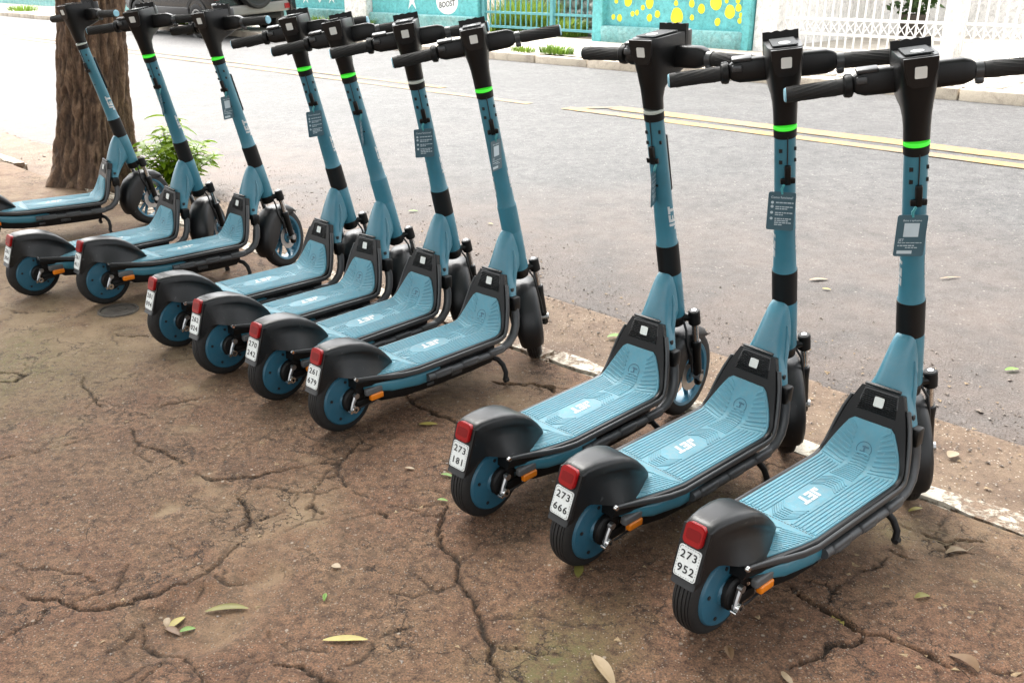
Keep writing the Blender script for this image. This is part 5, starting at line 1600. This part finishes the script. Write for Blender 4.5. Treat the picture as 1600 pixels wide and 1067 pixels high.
# white wall and white gates on the right
in_street(tag(wall_box(MB(), -7.32, -6.95, WT - .02, WT + .25, WZ - .1, WZ + 2.6).build('white_wall', MATS['white_wall']), 'white wall end next to the dotted teal wall', 'wall'))
plain('white_paint', (.80, .80, .79), .4, 0, .04)
def white_gate(s_a, s_b, lab):
    g = tag(empty('white_gate', M_ST), lab, 'gate')
    n = int((s_b - s_a) / .115)
    bar_me = MB().box((0, 0, 0), (.022, .022, 2.0), .003, 1).mesh('bar', MATS['white_paint'])
    for k in range(n + 1):
        obj('bar', bar_me, g, Matrix.Translation((s_a + (s_b - s_a) * k / n, WT + .1, WZ + 1.03)))
    for zz in (.06, .26, .46, 1.2, 2.03):
        wall_box(MB(), s_a, s_b, WT + .083, WT + .117, WZ + zz - .018, WZ + zz + .018, .003).build('rail', MATS['white_paint'], g)
    sc_ = MB()
    for k in range(n):
        x0 = s_a + (s_b - s_a) * k / n; x1 = s_a + (s_b - s_a) * (k + 1) / n
        sc_.tube([(x0, WT + .078, WZ + .28), ((x0 + x1) / 2, WT + .076, WZ + .36), (x1, WT + .078, WZ + .44)], .007, 5)
        sc_.tube([(x0, WT + .070, WZ + .44), ((x0 + x1) / 2, WT + .068, WZ + .36), (x1, WT + .070, WZ + .28)], .007, 5)
    sc_.build('lattice_band', MATS['white_paint'], g)
    return g
white_gate(-6.90, -4.66, 'white metal bar gate with a lattice band, left of the white post')
white_gate(-4.40, -1.6, 'white metal bar gate with a lattice band, right of the white post')
in_street(tag(wall_box(MB(), -4.62, -4.44, WT - .02, WT + .20, WZ - .1, WZ + 2.6).build('gate_post', MATS['white_wall']), 'white gate post between the two white bar gates', 'post'))
yard = tag(in_street(wall_box(MB(), -7.3, 14, WT + .13, WT + 9, WZ - .5, WZ + .01).build('yard_paving', MATS['far_pavement'])), kind='structure')
in_street(tag(wall_box(MB(), -9, 14, WT + 5.2, WT + 5.5, WZ - .1, WZ + 3.2).build('white_house_wall', MATS['white_wall']), 'white house wall behind the white gates', 'wall'))
in_street(tag(wall_box(MB(), -7.6, -7.3, WT + .3, WT + 5.2, WZ - .1, WZ + 2.6).build('white_side_wall', MATS['white_wall']), 'white side wall of the yard behind the dotted teal wall', 'wall'))
# potted shrub behind the gate
ps = tag(empty('potted_shrub', Matrix.Translation(st(-6.3, WT + 3.2, WZ + .01))), 'dark potted shrub standing behind the white bar gate', 'shrub')
MB().lathe([(0, 0), (.16, 0), (.22, .40), (.24, .42), (.21, .42), (.18, .36), (0, .36)], (0, 0, 0), 24, 'z').build('pot', MATS['cast_iron'], ps)
cv, cf = leaf_faces(900, [(.1 * math.sin(k * 2.3), .1 * math.cos(k * 1.7), .55 + .1 * k) for k in range(9)], (.14, .14, .10), .14, 33)
MB().add(cv, cf).build('foliage', MATS['crown_leaf'], ps, smooth=0, fix=False)
in_street(tag(wall_box(MB(), -3.9, 2, WT + 2.2, WT + 2.35, WZ + .0, WZ + .34).build('garden_wall', MATS['rubble_stone']), 'low grey garden wall behind the right white gate', 'wall'))
# grass on the far pavement
for k, (s, t, n, h_, sp, lab) in enumerate([(-9.35, 10.62, 260, .16, .30, 'green grass tuft at the far kerb right of the teal gate opening'), (-9.95, 10.55, 120, .12, .22, 'smaller grass tuft at the far kerb below the teal gate'),
    (-31.0, 10.9, 260, .22, .7, 'grass patch on the far pavement at the far left'), (-17.75, WT - .35, 200, .22, .30, 'grass clump at the foot of the left teal wall'), (-16.25, WT - .35, 200, .24, .30, 'grass clump at the foot of the white pillar'),
    (-15.0, 10.8, 260, .16, .45, 'bright grass patch on the far pavement behind the handlebars'), (-20.9, 10.7, 200, .18, .5, 'grass patch beside the parked black vehicle'), (-1.9, WT - .3, 100, .16, .2, 'small tuft at the foot of the right white gate')]):
    tuft('grass_tuft', s, t, far_z(t), n, h_, sp, lab, seed=40 + k)

# ---------------------------------------------------------------- parked vehicle across the street
plain('car_black', (.006, .0065, .007), .2, 0, .1, .015, 0, coat=.4)
plain('car_trim', (.030, .030, .030), .5, 0, .1, .06)
plain('bumper_silver', (.24, .23, .21), .45, .1, .06, .06)
plain('alloy', (.62, .62, .62), .25, .9, .06)
plain('car_glass', (.02, .025, .028), .05, 0, .05, .05)
plain('cover_vinyl', (.012, .012, .012), .5, 0, .1, .04)
CARZ = road_z(9.7)
Mcar = M_ST @ Matrix.Translation((-17.3, 9.66, CARZ + .0)) @ Matrix.Rotation(R(4.2), 4, 'X')
car = tag(empty('parked_car', Mcar), 'black off-road vehicle with a spare wheel on its back, parked across the street', 'car')
# car frame: x = 0 at the rear face, negative towards its front; y = 0 at the near side, 1.72 at the far side
CWD = 1.72
def car_body():
    rings = []
    for x, zb, zt, inset in ((-.02, .50, 1.02, .06), (-.10, .42, 1.04, .02), (-.6, .40, 1.05, 0), (-1.6, .36, 1.05, 0), (-2.8, .36, 1.04, 0), (-3.3, .40, 1.00, .02), (-3.95, .45, .92, .06), (-4.08, .50, .84, .12)):
        rings.append(sring((x, CWD / 2, (zb + zt) / 2), (0, 1, 0), (0, 0, 1), CWD / 2 - inset, (zt - zb) / 2, 36, 7))
    return MB().loft(rings)
bd_ = car_body()
bo = bd_.build('body', MATS['car_black'], car, smooth=40)
rings = []
for x, zb, zt, ins in ((-.06, 1.0, 1.60, .10), (-.30, 1.0, 1.70, .10), (-1.6, 1.0, 1.74, .12), (-2.35, 1.0, 1.68, .14), (-3.05, .98, 1.05, .10)):
    rings.append(sring((x, CWD / 2, (zb + zt) / 2), (0, 1, 0), (0, 0, 1), CWD / 2 - ins, (zt - zb) / 2, 32, 6))
MB().loft(rings).build('cabin', MATS['car_black'], car, smooth=40)
MB().box((-1.1, .055 + .02, 1.36), (.85, .06, .42), .03).build('side_window', MATS['car_glass'], car)
MB().box((-2.05, .075 + .01, 1.34), (.80, .06, .40), .03).build('side_window', MATS['car_glass'], car)
MB().box((-.055, CWD / 2, 1.36), (.05, 1.2, .40), .03).build('rear_window', MATS['car_glass'], car)
MB().box((-1.75, .00, .47), (1.45, .05, .22), .02).box((-.78, -.004, .80), (.40, .03, .04), .01).build('side_cladding', MATS['car_trim'], car)
MB().box((.02, CWD / 2, .50), (.20, CWD - .06, .19), .04, 3).build('rear_bumper', MATS['bumper_silver'], car)
MB().box((.06, .03, .52), (.20, .16, .34), .04, 3).build('bumper_corner', MATS['car_black'], car)
MB().box((.06, CWD - .03, .52), (.20, .16, .34), .04, 3).build('bumper_corner', MATS['car_black'], car)
for yy in (.16, CWD - .16):
    MB().box((.125, yy, .50), (.03, .12, .10), .01).build('bumper_reflector', MATS['tail_red'], car)
    MB().box((-.02, yy - .05, .88), (.05, .13, .30), .02).build('tail_lamp', MATS['tail_red'], car)
MB().box((-2.0, CWD / 2, .34), (3.7, 1.45, .16), .04).build('underbody', MATS['soft_black'], car)
for ss, yy, sg in ((-.72, 0, -1), (-3.28, 0, -1), (-.72, CWD, 1), (-3.28, CWD, 1)):
    c = (ss, yy - sg * .10, .34)
    # wheel arch
    MB().lathe([(.365, sg * -.08), (.365, sg * .105), (.425, sg * .112), (.425, sg * -.08)], (c[0], c[1], c[2] + .02), 40, closed_prof=True).build('wheel_arch', MATS['car_trim'], car)
    wl_ = MB().lathe([(.19, -.10), (.225, -.11), (.30, -.112), (.335, -.09), (.345, -.04), (.345, .04), (.335, .09), (.30, .112), (.225, .11), (.19, .10)], c, 44).build('car_wheel', MATS['rubber'], car)
    al = MB().lathe([(.195, sg * .105), (.225, sg * .112), (.225, sg * .06), (.195, sg * .06)], c, 40, closed_prof=True)
    al.lathe([(0, sg * .085), (.05, sg * .085), (.06, sg * .07), (.06, sg * .02)], c, 20)
    for k in range(5):
        a = 2 * math.pi * k / 5 + .3
        m_ = Matrix.Translation((c[0] + .125 * math.cos(a), c[1] + sg * .075, c[2] + .125 * math.sin(a))) @ Matrix.Rotation(-a, 4, 'Y')
        al.add(*cube(.17, .03, .075), m_)
    al.build('rim', MATS['alloy'], wl_)
    MB().lathe([(0, sg * .03), (.20, sg * .03)], c, 30).build('wheel_back', MATS['soft_black'], wl_, smooth=0)
# spare wheel with cover
sp_ = MB()
rings = []
for k in range(48):
    a = 2 * math.pi * k / 48
    ca, sa = math.cos(a), math.sin(a)
    rings.append([Vector((x_, CWD / 2 + .02 + r_ * ca, .86 + r_ * sa)) for r_, x_ in ((.20, .02), (.33, .02), (.355, .05), (.355, .20), (.335, .235), (.29, .24), (.27, .225), (.255, .225), (.0, .235))])
m_ = len(rings[0])
vs_ = [p for r_ in rings for p in r_]
fs_ = [(i * m_ + k, i * m_ + k + 1, ((i + 1) % 48) * m_ + k + 1, ((i + 1) % 48) * m_ + k) for i in range(48) for k in range(m_ - 1)]
spo = sp_.add(vs_, fs_).build('spare_wheel', MATS['cover_vinyl'], car)
plain('label_red', (.62, .03, .02), .4, 0, .05)
MB().box((.240, CWD / 2 + .02, .745), (.006, .15, .075), .002, 1).build('cover_label', MATS['label_red'], spo)
MB().box((-.01, CWD / 2 - .35, .80), (.04, .40, .12), .01).build('number_plate', MATS['plate_white'], car)
